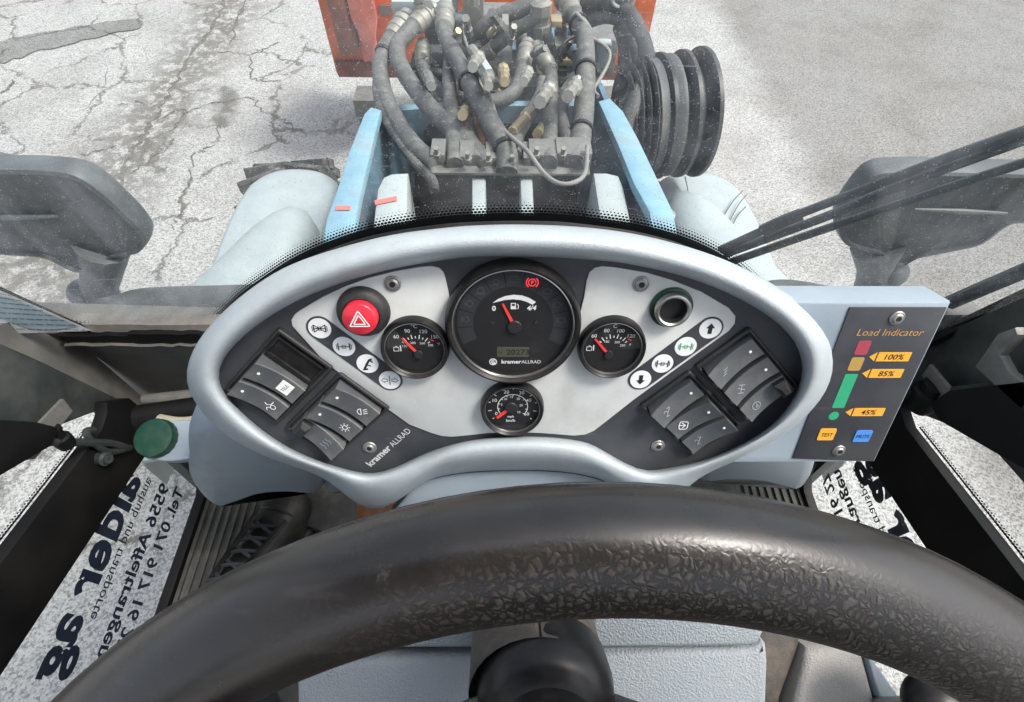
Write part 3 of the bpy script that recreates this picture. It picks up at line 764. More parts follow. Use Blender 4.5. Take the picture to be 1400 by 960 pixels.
for x, y in ((598, 206), (640, 212), (668, 214), (700, 216), (733, 206), (769, 206), (800, 216)):
    p = ony(x, y + 8, 1.11)
    b = B(); b.lathe([(.010, 0), (.010, .012), (.006, .012), (.006, .03), (.001, .03)], p, (0, -.3, 1), 6); b.build('bolt', M['fit'], vb)
# upper valve stack on the attachment carrier
vs = thing('valve_stack', (-.02, 2.0, 1.3), 'stacked grey hydraulic valve bodies behind the hose bundle', 'valve block')
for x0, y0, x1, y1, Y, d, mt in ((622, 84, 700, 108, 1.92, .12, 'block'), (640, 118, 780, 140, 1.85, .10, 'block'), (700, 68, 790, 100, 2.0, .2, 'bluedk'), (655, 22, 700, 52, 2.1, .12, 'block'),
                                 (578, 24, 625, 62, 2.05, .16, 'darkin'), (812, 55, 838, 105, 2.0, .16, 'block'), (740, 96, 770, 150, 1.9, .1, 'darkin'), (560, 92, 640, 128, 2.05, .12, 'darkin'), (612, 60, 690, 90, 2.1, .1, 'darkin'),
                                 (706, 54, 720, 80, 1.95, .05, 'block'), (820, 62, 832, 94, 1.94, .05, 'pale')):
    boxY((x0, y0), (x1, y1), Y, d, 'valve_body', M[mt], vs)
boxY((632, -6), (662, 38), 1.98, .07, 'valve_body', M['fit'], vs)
boxY((535, 2), (618, 20), 2.0, .05, 'coupler_plate', M['pale'], vs)
for x0, y0, x1, y1 in ((565, -5, 580, 10), (640, -20, 656, 6), (726, 0, 754, 50), (758, 15, 776, 52)):
    a, c = ony((x0 + x1) / 2, y0, 1.93), ony((x0 + x1) / 2, y1, 1.93)
    r = (ony(x1, y1, 1.93) - ony(x0, y1, 1.93)).length / 2
    L = (a - c).length
    b = B(); b.lathe([(r, 0), (r, L * .35), (r * .8, L * .36), (r * .8, L * .6), (r * 1.05, L * .62), (r * 1.05, L * .92), (r * .6, L), (.001, L)], c, a - c, 8, True); b.build('hex_fitting', M['fit'], vs, smooth=25)
for x, y in ((586, 8), (602, 14), (560, 30)):
    p = ony(x, y, 1.94)
    b = B(); b.lathe([(.018, 0), (.018, .015), (.001, .015)], p, (0, -1, .4), 6); b.build('bolt', M['fit'], vs)
rc_ = random.Random(11)
for k in range(26):
    x, y = rc_.uniform(600, 806), rc_.uniform(20, 150)
    w_, h_ = rc_.uniform(8, 22), rc_.uniform(7, 18)
    boxY((x, y), (x + w_, y + h_), rc_.uniform(1.80, 2.04), rc_.uniform(.03, .10), 'valve_body', M[rc_.choice(['block', 'block', 'fit', 'darkin', 'brass', 'bluedk'])], vs)
for k in range(16):
    p = ony(rc_.uniform(590, 806), rc_.uniform(30, 150), rc_.uniform(1.74, 1.9)); r = rc_.uniform(.010, .017)
    b = B(); b.lathe([(r, 0), (r, .03), (r * .7, .032), (r * .7, .06), (r * .9, .062), (r * .9, .08), (.001, .08)], p, (rc_.uniform(-.5, .5), -.5, rc_.uniform(.2, 1)), 6, True); b.build('hex_fitting', M[rc_.choice(['fit', 'brass', 'block'])], vs, smooth=20)
# loose fittings with nuts lying between
for (x0, y0), (x1, y1), r, mt in (((700, 182), (738, 140), .020, 'brass'), ((735, 184), (760, 152), .020, 'brass'), ((738, 140), (752, 122), .022, 'fit'), ((776, 132), (792, 112), .021, 'fit'), ((632, 158), (640, 148), .018, 'brass'), ((668, 118), (664, 100), .016, 'fit'), ((690, 112), (688, 94), .016, 'brass'), ((646, 92), (655, 78), .017, 'fit'), ((716, 112), (722, 98), .016, 'fit'), ((590, 118), (584, 104), .016, 'block')):
    a, c = ony(x0, y0, 1.25), ony(x1, y1, 1.55)
    L = (c - a).length
    b = B(); b.lathe([(r * .75, 0), (r * .75, L * .4), (r, L * .42), (r, L * .62), (r * .8, L * .64), (r * .8, L * .8), (r * 1.1, L * .82), (r * 1.1, L), (.001, L)], a, c - a, 8, True); b.build('hex_fitting', M[mt], vs, smooth=25)

# ================================================================== hydraulic hoses (each a thing)
def hose(pts, r, label, mat='hose', ends=(True, False), wraps=(), seg=12, n=8, name='hydraulic_hose', cat='hose', group='hydraulic hoses over the boom'):
    r *= 1.14
    P = catmull([ony(x, y, Y) for x, y, Y in pts], n)
    t = thing(name, P[0], label, cat, group)
    b = B(); b.tube(P, r, seg); b.build('hose_body', M[mat], t, smooth=60)
    for which, idx, nxt in ((0, 0, 3), (1, -1, -4)):
        if ends[which]:
            d = (P[nxt] - P[idx]).normalized()
            b = B(); o = P[idx] - d * .035
            b.lathe([(r * .8, -.03), (r * 1.05, -.03), (r * 1.05, -.012), (r * .9, -.010), (r * .9, 0), (r * 1.32, .002), (r * 1.32, .022), (r * 1.15, .026), (r * 1.15, .04), (r * 1.26, .042), (r * 1.26, .056), (r * 1.16, .06), (r * 1.16, .085), (r * 1.0, .088)], o, d, 14, True)
            b.build('ferrule', M['fit'], t, smooth=30)
    for f in wraps:
        i = int(f * (len(P) - 2)); d = (P[i + 1] - P[i]).normalized()
        b = B(); b.lathe([(r * 1.0, -.007), (r * 1.16, -.006), (r * 1.16, .006), (r * 1.0, .007)], P[i], d, 14); b.build('cable_tie', M['ink'], t)
    return t
hose([(546, 38, 1.90), (530, 62, 1.82), (520, 92, 1.72), (526, 130, 1.56), (546, 172, 1.36), (570, 205, 1.22), (598, 226, 1.13)], .0235, 'leftmost thick hose curving down past the corrugated conduit', wraps=(.25,))
hose([(578, 26, 1.92), (556, 46, 1.84), (543, 68, 1.78), (553, 100, 1.64), (590, 150, 1.42), (632, 188, 1.26), (668, 228, 1.13)], .0235, 'second hose from the left, kinked below the pale coupler plate')
hose([(608, 26, 1.92), (609, 48, 1.83), (626, 84, 1.66), (650, 130, 1.44), (676, 178, 1.24), (692, 205, 1.16), (693, 236, 1.10)], .0240, 'thick hose crossing the middle with a grey connector tied to it', wraps=(.45, .85))
hose([(578, 75, 1.85), (580, 98, 1.76), (600, 122, 1.68), (636, 137, 1.6), (668, 140, 1.58), (700, 128, 1.62), (712, 104, 1.70), (718, 76, 1.80)], .0195, 'hose sagging in a loop between two pale ferrules', ends=(True, True))
hose([(616, 74, 1.80), (614, 105, 1.66), (616, 142, 1.46), (620, 180, 1.28), (622, 226, 1.12)], .0195, 'short upright hose in the left half of the bundle', ends=(False, False))
hose([(744, 82, 1.78), (752, 98, 1.72), (753, 130, 1.52), (751, 170, 1.34), (750, 224, 1.12)], .0205, 'upright hose right of centre with a pale ferrule on top')
hose([(776, 6, 1.96), (788, 28, 1.88), (799, 50, 1.78), (801, 90, 1.60), (799, 140, 1.42), (795, 180, 1.28), (786, 226, 1.12)], .0255, 'thickest hose on the right with black cable ties', wraps=(.22, .55, .86))
hose([(640, 60, 2.0), (660, 38, 1.98), (690, 20, 1.97), (730, 8, 1.97)], .024, 'hose running level behind the left couplings', ends=(False, False))
hose([(660, 78, 1.95), (682, 60, 1.94), (706, 42, 1.93), (736, 22, 1.92)], .019, 'slanting hose behind the valve with a brassy end', ends=(True, False))
hose([(785, 14, 2.0), (812, 4, 1.98), (840, 5, 1.94), (862, 22, 1.88), (880, 62, 1.76), (884, 100, 1.62), (868, 140, 1.52), (855, 175, 1.48)], .0245, 'outer hose arching down to the flanged drum', 'hosedk', ends=(False, False))
hose([(800, 30, 1.97), (828, 22, 1.95), (850, 28, 1.90), (866, 50, 1.82), (874, 85, 1.70), (868, 120, 1.60), (856, 150, 1.53)], .021, 'inner hose arching down to the flanged drum', 'hosedk', ends=(False, False))
hose([(846, 38, 1.95), (853, 60, 1.86), (853, 95, 1.74), (848, 130, 1.62)], .019, 'short dark hose hanging before the orange bucket', 'hosedk', ends=(False, False))
hose([(762, 112, 1.72), (775, 112, 1.68), (788, 100, 1.70), (790, 85, 1.74), (784, 75, 1.78)], .014, 'small bent grey elbow hose at the right of the valve', ends=(False, False))
hose([(630, 186, 1.26), (640, 172, 1.34), (648, 158, 1.40), (658, 178, 1.30), (668, 212, 1.18)], .013, 'thin rusty brown pipe between the hoses', 'rust', ends=(False, False))
hose([(700, 10, 2.05), (672, 34, 2.02), (650, 66, 1.96), (636, 100, 1.88), (612, 128, 1.78), (600, 160, 1.66)], .018, 'half hidden dark hose dropping behind the middle hoses', 'hosedk', ends=(False, False))
hose([(704, 214, 1.16), (708, 186, 1.28), (722, 160, 1.42), (738, 132, 1.56), (742, 110, 1.64)], .017, 'slanting dusty hose rising right of the lead', ends=(False, False))
hose([(774, 222, 1.14), (776, 190, 1.26), (768, 160, 1.42), (770, 136, 1.54), (782, 118, 1.60)], .018, 'short dusty hose tucked behind the thickest hose', ends=(False, True))
hose([(650, 222, 1.13), (646, 196, 1.24), (640, 170, 1.36), (646, 140, 1.50), (660, 118, 1.62)], .017, 'hose rising behind the middle crossing hose', ends=(False, True))
hose([(556, 110, 1.82), (590, 100, 1.84), (640, 112, 1.84), (690, 150, 1.74), (716, 152, 1.72)], .015, 'thin hose running across behind the bundle', 'hosedk', ends=(False, False))
# corrugated conduit
t = thing('corrugated_conduit', ony(512, 80, 1.7), 'thin ribbed black conduit hugging the leftmost hose', 'conduit')
P = catmull([ony(x, y, Y) for x, y, Y in ((515, 100, 1.70), (515, 128, 1.56), (524, 160, 1.40), (545, 195, 1.26), (570, 225, 1.14), (590, 245, 1.06), (594, 262, 1.02))], 30)
b = B(); b.tube(P, [.0125 if (i // 2) % 2 else .0105 for i in range(len(P))], 10); b.build('conduit_body', M['hosedk'], t, smooth=20)
# electric leads
def lead(pts, r, label, mat='cable'):
    P = catmull([ony(x, y, Y) for x, y, Y in pts], 8)
    b = B(); b.tube(P, r, 8)
    return tag(b.build('cable', M[mat], smooth=60), label, 'cable', 'thin electric leads among the hoses')
lead([(634, 34, 1.9), (636, 55, 1.83), (646, 80, 1.70), (656, 100, 1.58), (672, 140, 1.40), (684, 172, 1.24), (702, 190, 1.15), (722, 208, 1.08), (742, 235, 1.02), (762, 250, .98), (784, 250, .98), (800, 236, 1.02), (803, 200, 1.14)], .0055, 'pale lead looping down over the manifold')
lead([(788, 18, 1.84), (806, 38, 1.80), (808, 50, 1.76), (830, 66, 1.72), (833, 82, 1.68), (822, 105, 1.62), (812, 122, 1.56), (818, 132, 1.52)], .006, 'dark lead looping around the thickest hose')
lead([(784, 50, 1.75), (772, 58, 1.72), (765, 74, 1.70), (768, 84, 1.70)], .006, 'short black lead at the blue valve plate', 'ink')
# connector tied to the middle hose
t = thing('cable_connector', ony(655, 95, 1.55), 'pale grey plug connector tied on the middle hose', 'connector')
a, c = ony(646, 76, 1.64), ony(676, 124, 1.42)
up = Vector((0, -.5, .85))
b = B(); b.tube([a + up * .03, a.lerp(c, .45) + up * .034], .015, 8); b.build('plug', M['fit'], t)
b = B(); b.tube([a.lerp(c, .47) + up * .034, a.lerp(c, .78) + up * .034], .019, 6); b.build('socket', M['pale'], t, smooth=20)
b = B(); b.tube([a.lerp(c, .78) + up * .034, a.lerp(c, 1.05) + up * .03], .012, 8); b.build('boot', M['cable'], t)
# ring-shaped coiled lead at the top
pc = ony(852, 0, 1.9)
b = B(); P = [pc + Vector((.035 * math.cos(a), 0, .022 * math.sin(a))) for a in [2 * math.pi * k / 24 for k in range(25)]]
b.tube(P, .006, 8, caps=False); tag(b.build('coiled_cable', M['pale']), 'small pale loop of cable at the top beside the bucket', 'cable')

# ================================================================== flanged drum right of the boom
dc = onz(915, 160, 1.40)
t = thing('flanged_drum', (dc.x, dc.y, 1.15), 'black drum with three big dished flanges right of the boom', 'drum')
axd = Vector((1, .10, .05)).normalized()
rr = .198
def dish(off, name, mat, r=rr, depth=.025):
    b = B(); b.lathe([(.05, depth * .2), (r * .62, 0), (r * .93, depth), (r, depth + .010), (r, depth + .022), (r * .93, depth + .014), (r * .62, .014), (.05, .014)], dc + axd * off, axd, 56); b.build(name, M[mat], t, smooth=50)
dish(-.085, 'flange', 'disc', rr * .97); dish(-.012, 'flange', 'disc', rr * .98); dish(.048, 'flange', 'disc')
b = B(); b.lathe([(rr * .86, -.09), (rr * .90, -.085), (rr * .90, -.03), (rr * .94, -.02), (rr * .94, -.008), (rr * .86, -.004)], dc, axd, 56); b.build('drum_shell', M['discgrey'], t, smooth=40)
b = B(); b.lathe([(rr * .8, .0), (rr * .84, .012), (rr * .84, .05), (rr * .8, .06)], dc, axd, 56); b.build('drum_shell', M['disc'], t, smooth=40)
b = B(); b.cyl(dc - axd * .26, dc + axd * .11, .035, seg=16); b.build('axle', M['darkin'], t)
b = B(); b.cyl(dc + axd * .09 + Vector((0, .1, .1)), dc + axd * .14 + Vector((0, .1, .1)), .006, seg=8); b.build('stud', M['steel'], t)
for k in range(4):
    b = B(); r0 = rr * (.93 - .05 * k); b.lathe([(r0 * .9, -.006), (r0, -.004), (r0 + .004, .0), (r0, .004), (r0 * .9, .006)], dc + axd * (-.098 - .020 * k), axd, 48); b.build('rubber_lip', M['hosedk'], t, smooth=40)

# ================================================================== orange bucket
YB = 3.45
bk = thing('bucket', (-.11, YB, .55), 'worn orange loader bucket seen from behind', 'bucket')
x0, x1, z0, z1 = ony(462, 103, YB).x, ony(874, 103, YB).x, ony(462, 103, YB).z, 1.38
b = B(); b.box(((x0 + x1) / 2, YB + .012, (z0 + z1) / 2), (x1 - x0, .024, z1 - z0)); b.build('back_plate', M['orange'], bk)
for x in (x0, x1):
    b = B(frame((x, YB, 0), (0, 1, 0), (0, 0, 1))); b.prism([(.025, z0 + .002), (.75, z0 - .05), (.86, z0 + .25), (.30, z1 - .002), (.025, z1 - .002)], -.012, .012); b.build('side_plate', M['orange'], bk)
b = B(frame((x0, YB, z0), (0, 1, 0), (0, 0, 1))); b.prism([(.026, .0), (.78, -.06), (.78, -.04), (.026, .02)], .014, x1 - x0 - .014); b.build('floor_plate', M['orange2'], bk)
b = B(); b.box(((x0 + x1) / 2, YB - .012, z0 + .05), (x1 - x0 - .02, .022, .10)); b.build('lower_stiffener', pm('dark_brown_paint', (.20, .055, .035), .6, var=.35, dirt=.6, dirtcol=(.08, .06, .05), dscale=8), bk)  # darker brown strip along the lower edge
# folded ribs
for xs in ((488, 500, 484, 502), (838, 850, 836, 852)):
    a = ony(xs[0], 0, YB - .02); c = ony(xs[1], 0, YB - .02)
    b = B(); b.box(((a.x + c.x) / 2, YB - .05, (z0 + .14 + z1) / 2), (abs(c.x - a.x) + .03, .10, z1 - z0 - .14)); b.build('rib', M['orange2' if xs[0] < 600 else 'orange'], bk)
b = B(frame((ony(470, 0, YB).x, YB - .09, 0), (1, 0, 0), (0, 0, 1))); b.prism([(-.05, .80), (.05, .80), (.055, 1.36), (-.06, 1.36)], -.08, .08, .01); b.build('hinge_box', pm('brown_box_paint', (.22, .07, .04), .6, var=.3, dirt=.6, dirtcol=(.1, .08, .06)), bk)
b = B(frame((ony(497, 0, YB).x + .02, YB - .155, 0), (1, 0, 0), (0, 0, 1))); b.prism([(-.085, 1.36), (-.07, 1.0), (.0, .74), (.075, 1.0), (.06, 1.36)], -.02, .02, .006); b.build('gusset', M['orange2'], bk)
b = B(frame((ony(527, 13, YB).x, YB - .003, ony(527, 13, YB).z), (1, 0, 0), (0, 0, 1))); b.prism(rrect(.082, .05, .004), -.0, .006); lab = b.build('data_plate', pm('data_plate_grey', (.20, .20, .19), .5, dirt=.5), bk)
# carrier feet under the bucket edge
for x, lbl in ((504, 'left'), (842, 'right')):
    p = onz(x, 120, .75)
    t = thing('carrier_foot', (p.x, p.y, .40), lbl + ' grey steel carrier lug below the bucket edge', 'bracket', 'carrier lugs under the bucket')
    b = B(); b.box((p.x, p.y - .06, .70), (.14, .16, .10)); b.build('lug_block', M['block'], t)
    for s_ in (-.045, .045):
        b = B(); b.box((p.x + s_, p.y - .10, .57), (.022, .10, .16)); b.build('lug_ear', M['block'], t)
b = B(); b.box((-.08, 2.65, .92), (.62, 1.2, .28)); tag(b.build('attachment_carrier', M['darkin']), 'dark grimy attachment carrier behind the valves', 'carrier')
b = B(); b.box((-.03, 2.15, 1.10), (.34, .7, .26)); tag(b.build('boom_arm', M['bluedk']), 'dirty blue boom arm running forward under the hoses', 'boom arm')

# ================================================================== wing mirrors
def mirror_unit(sd, outl, edge_y, Ypl, label):
    P = [ony(x, y, Ypl) for x, y in outl]
    c = sum(P, Vector()) / len(P)
    t = thing('side_mirror', (c.x, Ypl, min(p.z for p in P) - .16), label, 'mirror', 'wing mirrors outside the windscreen')
    m = frame((c.x, Ypl, c.z), (1, 0, 0), (0, 0, 1)); inv = m.inverted()
    O = [(inv @ p).xy for p in P]
    O = [Vector((q[0], q[1])) for q in catmull([(o.x, o.y, 0) for o in O], 4, closed=True)]
    def sc(f, dz): return [(o.x * f, o.y * f, dz) for o in O]
    b = B(m)
    b.loft([sc(.93, .012), sc(.985, .010), sc(1.0, .0), sc(1.0, -.015), sc(.97, -.035), sc(.86, -.055), sc(.5, -.068)], True, False, True)
    b.build('housing', M['mirror'], t, smooth=60)
    b = B(m); b.loft([sc(.93, .012), sc(.92, .004), sc(.6, .004), sc(.1, .004)], True, False, True)
    mg = bpy.data.materials.get('mirror_back_face') or pm('mirror_back_face', (.045, .050, .054), .35, var=.15, dirt=.5, dirtcol=(.12, .13, .13), dscale=6, scr=.3)
    b.build('face', mg, t, smooth=60)
    return t, m
ML, mfl = mirror_unit(-1, [(-90, 228), (0, 226), (60, 227), (105, 234), (140, 256), (172, 285), (198, 312), (204, 328), (192, 342), (172, 346), (150, 352), (118, 368), (98, 366), (66, 350), (30, 346), (-30, 342), (-90, 340)], 297, .78, 'left dark grey wing mirror cut off by the picture edge')
MR, mfr = mirror_unit(1, [(1500, 240), (1420, 234), (1360, 232), (1290, 230), (1225, 230), (1190, 236), (1165, 262), (1146, 292), (1143, 312), (1152, 330), (1172, 338), (1196, 344), (1226, 362), (1252, 350), (1300, 340), (1340, 330), (1375, 305), (1400, 300), (1500, 296)], 285, .78, 'right grey wing mirror behind the wiper arms')
def ridge(t, p0, p1, Y, r=.006):
    a, c = ony(*p0, Y), ony(*p1, Y)
    b = B(); b.tube([a, a.lerp(c, .5), c], [r * .3, r, r * .5], 8); b.build('highlight_bead', M['mirror'], t)  # raised bead added to draw the mirror's highlight line
ridge(ML, (-60, 300), (80, 296), .768)
ridge(MR, (1250, 286), (1376, 292), .768)
def stem(t, pts, rs):
    P = catmull([ony(x, y, Y) for x, y, Y in pts], 6)
    n = len(P)
    R = []
    for i in range(n):
        f = i / (n - 1) * (len(rs) - 1); k = min(int(f), len(rs) - 2); R.append(rs[k] + (rs[k + 1] - rs[k]) * (f - k))
    b = B(); b.tube(P, R, 14); b.build('stem', M['mirror'], t, smooth=60)
stem(ML, [(140, 335, .80), (140, 368, .80), (136, 395, .80), (150, 415, .78), (172, 428, .76)], [.050, .038, .036, .034, .024])
stem(MR, [(1200, 335, .80), (1196, 368, .80), (1190, 395, .80), (1172, 412, .78)], [.050, .034, .036, .028])
b = B(); b.ball(ony(116, 400, .80), .035, sq=(1, 1, .9)); b.build('joint', M['mirror'], ML)
b = B(); b.ball(ony(1216, 372, .80), .038, sq=(1, 1, .9)); b.build('joint', M['mirror'], MR)
# smooth cowls outside the windscreen that carry the mirrors
def cowl(px, r, Y, label):
    P = catmull([ony(x, y, Y) for x, y in px], 6)
    n = len(P)
    b = B(); b.tube(P, [r * math.sqrt(max(.02, 1 - ((2 * i / (n - 1) - 1) ** 8))) for i in range(n)], 18)
    return tag(b.build('mirror_cowl', M['mirror'], smooth=60), label, 'cowl', 'dark rounded cowls outside the windscreen')
cowl([(172, 432), (185, 420), (225, 416), (300, 414), (380, 412), (440, 412)], .038, .74, 'dark rounded cowl at the foot of the left mirror')
cowl([(1240, 440), (1180, 432), (1130, 414), (1080, 405), (1030, 405)], .032, .66, 'dark rounded cowl behind the load indicator box')

# ================================================================== windscreen
def wsY(x, z): return .47 - .035 * (x / .65) ** 2 - .10 * (z - 1.9)
def on_ws(px, py, off=0.0):
    d = ray(px, py); t = .6
    for _ in range(30):
        p = CAM_LOC + d * t
        t *= (wsY(p.x, p.z) + off - CAM_LOC.y) / (p.y - CAM_LOC.y)
    return CAM_LOC + d * t
arch_px = [(150, 456), (215, 458), (262, 462), (300, 440), (335, 408), (372, 382), (402, 363), (440, 345), (490, 327), (545, 315), (610, 306), (660, 303), (705, 302), (760, 303), (810, 308), (865, 316), (915, 328), (955, 343), (990, 362), (1022, 388), (1060, 425), (1110, 470), (1160, 480), (1230, 478)]
arch = catmull([on_ws(x, y) for x, y in arch_px], 6)
arch = [p for i, p in enumerate(arch) if i == 0 or p.x > arch[i - 1].x + .0005]
eL = on_ws(-170, 400); eR = on_ws(1500, 400)
prof = [Vector((-.70, 0, 1.86))] + [Vector((-.66, 0, 1.80))] + arch + [Vector((.66, 0, 1.80)), Vector((.70, 0, 1.86))]
ws = thing('windscreen', (0, .47, 1.7), 'dusty speckled front windscreen with black dotted lower edge', 'windscreen')
b = B(); uvl = b.bm.loops.layers.uv.new('UVMap')
rows = [0, .004, .01, .02, .035, .06, .1, .2, .35, .55, .8, 1.05]
s = 0; cols = []
for i, p in enumerate(prof):
    if i: s += (p - prof[i - 1]).xz.length if hasattr(p, 'xz') else (p - prof[i - 1]).length
    col = []
    for h in rows:
        z = p.z + h * (2.92 - p.z) / 1.05 if h > .1 else p.z + h
        vtx = b.v((p.x, wsY(p.x, z), z)); col.append((vtx, (s, z - p.z)))
    cols.append(col)
for c0, c1 in zip(cols, cols[1:]):
    for (a, ua), (d, ud), (e, ue), (f, uf) in zip(c0, c1, c1[1:], c0[1:]):
        fc = b.face((a, d, e, f))
        if fc:
            for lp, u_ in zip(fc.loops, (ua, ud, ue, uf)): lp[uvl].uv = u_
b.build('pane', M['wind'], ws, smooth=80)
# black rubber seal under the arch, from glass back to the dashboard
b = B()
L0 = [Vector((p.x, wsY(p.x, p.z) + .004, p.z + .002)) for p in arch if abs(p.x) < .37]
L1 = [p + Vector((0, -.022, -.014)) for p in L0]; L2 = [p + Vector((0, -.05, -.040)) for p in L0]; L3 = [p + Vector((0, .02, -.06)) for p in L0]
b.loft([L0, L1, L2, L3], closed=False); b.build('seal', M['blackm'], ws, smooth=60)

# wipers
def bar(pts, w, name, mat, parent, flat=.55, Yo=.03):
    P = []
    for x, y in pts:
        P.append(on_ws(x, y, Yo))
    P = catmull(P, 5)
    b = B(); b.tube(P, w, 10, flat=(flat, (0, 1, .3))); return b.build(name, M[mat], parent, smooth=50)
def wiper(label, arm, blade, sleeve):
    p = on_ws(*arm[0])
    t = thing('windscreen_wiper', p + Vector((0, .03, 0)), label, 'wiper', 'wipers on the windscreen')
    for pts, w in arm_list(arm): bar(pts, w, 'arm', 'wiper', t)
    if sleeve: bar(sleeve, .0112 if blade else .017, 'sleeve', 'wiper', t)
    if blade: bar(blade, .0045, 'blade', 'wiper', t, 1.3, .03)
    return t
def arm_list(a): return [(a, .0078)]
wiper('upper wiper arm with a thick sleeve, crossing the right mirror', [(984, 342), (1046, 314), (1100, 290), (1200, 252), (1300, 214), (1420, 172), (1500, 144)], [(990, 348), (1060, 322), (1140, 292), (1230, 254), (1420, 184), (1500, 156)], [(1042, 316), (1070, 303), (1096, 293)])
wiper('lower straight wiper arm crossing the right mirror', [(1000, 358), (1120, 316), (1250, 272), (1420, 216), (1500, 190)], None, None)
wiper('short black wiper bar at the right screen corner', [(1284, 420), (1300, 410), (1350, 388), (1420, 356), (1490, 326)], None, [(1296, 415), (1340, 396), (1420, 362), (1490, 331)])

# ================================================================== cab shell
cab = thing('cab_shell', (0, -.2, 1.2), 'dark painted steel cab shell around the dashboard', 'cab')
def prismX(poly, x0, x1, name, mat, parent, bev=.004):
    """polygon in (Y, Z) extruded along X"""
    b = B(frame((x0, 0, 0), (0, 1, 0), (0, 0, 1)))
    b.prism(poly, 0, x1 - x0, bev)
    return b.build(name, M[mat], parent)
# floor with mat
b = B(); b.box((0, -.20, 1.262), (1.30, 1.32, .03)); b.build('floor', M['rust'], cab)
for xc, w in ((-.49, .30), (.49, .30)):
    b = B(); b.box((xc, -.10, 1.281), (w, 1.08, .006)); mt = b.build('floor_mat', M['mat'], cab)
    for k in range(9):
        x = xc + (-.145 + k * .016 if xc < 0 else .145 - k * .016)
        b = B(); b.box((x, -.10, 1.287), (.007, 1.04, .006)); b.build('mat_rib', M['mat'], mt)
b = B(); b.box((0, .0, 1.284), (.52, .60, .008)); b.build('centre_mat', pm('black_floor_panel', (.03, .03, .028), .7, dirt=.8, dirtcol=(.10, .095, .085), dscale=8), cab)
b = B(); b.box((-.20, .395, 1.292), (.10, .05, .012)); b.build('rust_patch', M['rust'], cab)
# front wall below the screen: one panel each side of the dash, with sill and dark gasket strip
for sd in (-1, 1):
    b = B()
    P = [(.69, .468, 1.775), (.24, .468, 1.755), (.24, .468, 1.27), (.69, .468, 1.27)]
    bot = [b.v((sd * x, y - (.0 if z > 1.5 else -.03), z)) for x, y, z in P]; far = [b.v((sd * x, y + .02, z)) for x, y, z in P]
    b.face(bot); b.face(list(reversed(far)))
    for i in range(4): b.face((bot[i], bot[(i + 1) % 4], far[(i + 1) % 4], far[i]))
    b.build('front_wall', M['wallmetal'], cab, smooth=0)
    # weathered sill strip
    rng = random.Random(3 + sd)
    pts = []
    b = B()
    n = 26
    T = [[], [], [], []]
    for k in range(n + 1):
        x = (.70 if sd < 0 else .50) - (.46 if sd < 0 else .26) * k / n
        j = rng.uniform(-.003, .003)
        T[0].append((sd * x, .470, 1.772 - .004 * k / n + j)); T[1].append((sd * x, .452, 1.770 - .004 * k / n + j * .5)); T[2].append((sd * x, .448, 1.756 + j)); T[3].append((sd * x, .462, 1.752 + j))
    b.loft(T, closed=False); b.build('sill_strip', M['sill'], cab, smooth=40)
    b = B()
    T = [[], [], []]
    for k in range(n + 1):
        x = (.64 if sd < 0 else .50) - (.30 if sd < 0 else .16) * k / n
        j = rng.uniform(-.003, .003) + (.006 if 8 < k < 22 else 0)
        T[0].append((sd * x, .458, 1.757 + j * .4)); T[1].append((sd * x, .442, 1.755 + j * .6)); T[2].append((sd * x, .444, 1.735 - j))
    b.loft(T, closed=False); b.build('gasket', M['cabblack'], cab, smooth=40)
    T = [[], [], []]
    b = B()
    for k in range(n + 1):
        x = (.645 if sd < 0 else .50) - (.36 if sd < 0 else .21) * k / n
        j = rng.uniform(-.002, .003)
        T[0].append((sd * x, .450, 1.735 + j)); T[1].append((sd * x, .439, 1.734 + j)); T[2].append((sd * x, .441, 1.731 + j))
    b.loft(T, closed=False); b.build('gasket_lip', M['wallmetal'], cab, smooth=40)
    # side wall, dark, leaning with the pillar; A-pillar foot
    edge = [(.43, 1.27), (.43, 1.60), (.40, 1.76), (.382, 1.84), (.30, 1.93)] if sd < 0 else [(.47, 1.27), (.465, 1.70), (.445, 1.777), (.418, 1.872), (.30, 1.95)]
    prismX(edge + [(-.86, 2.14), (-.86, 1.995), (.27, 1.725), (.345, 1.672), (.398, 1.62), (.415, 1.52), (.40, 1.27)], sd * .655 - .012, sd * .655 + .012, 'side_wall', 'cab', cab)
    b = B(); E0 = [(y, z) for y, z in edge if z < 1.85]
    b.loft([[(sd * .652, y - .006, z) for y, z in E0], [(sd * .652, y + .002, z) for y, z in E0], [(sd * .664, .475, min(z, 1.77)) for y, z in E0]], closed=False); b.build('corner_panel', M['wallmetal'], cab, smooth=30)
    b = B(); b.tube([(sd * .70, .44, 1.86), (sd * .70, .36, 2.93)], .03, 10); b.build('pillar', M['cab'], cab)
    b = B(); b.tube([(sd * .70, -.86, 1.27), (sd * .70, -.86, 2.93)], .035, 10); b.build('pillar', M['cab'], cab)  # unseen rear pillars, added for shade
    # slanted seal line where screen meets side glass
    a, c = (ony(-20, 386, .45), ony(132, 456, .45)) if sd < 0 else (ony(1420, 396, .45), ony(1262, 470, .45))
    b = B(); b.tube([a, a.lerp(c, .5), c], .003 if sd < 0 else .010, 8); b.build('corner_seal', M['cabblack'], cab)
# roof and rear wall (added out of view to shade the cab)
b = B(); b.prism(rrect(1.46, .90, .08), 2.93, 2.99, .015); rf = b.build('unseen_roof', M['cab'], cab)
for v_ in rf.data.vertices: v_.co.y -= 0
rf.location.y += -.47
b = B(); b.box((0, -.88, 1.55), (1.36, .03, .60)); b.build('unseen_rear_wall', M['cab'], cab)

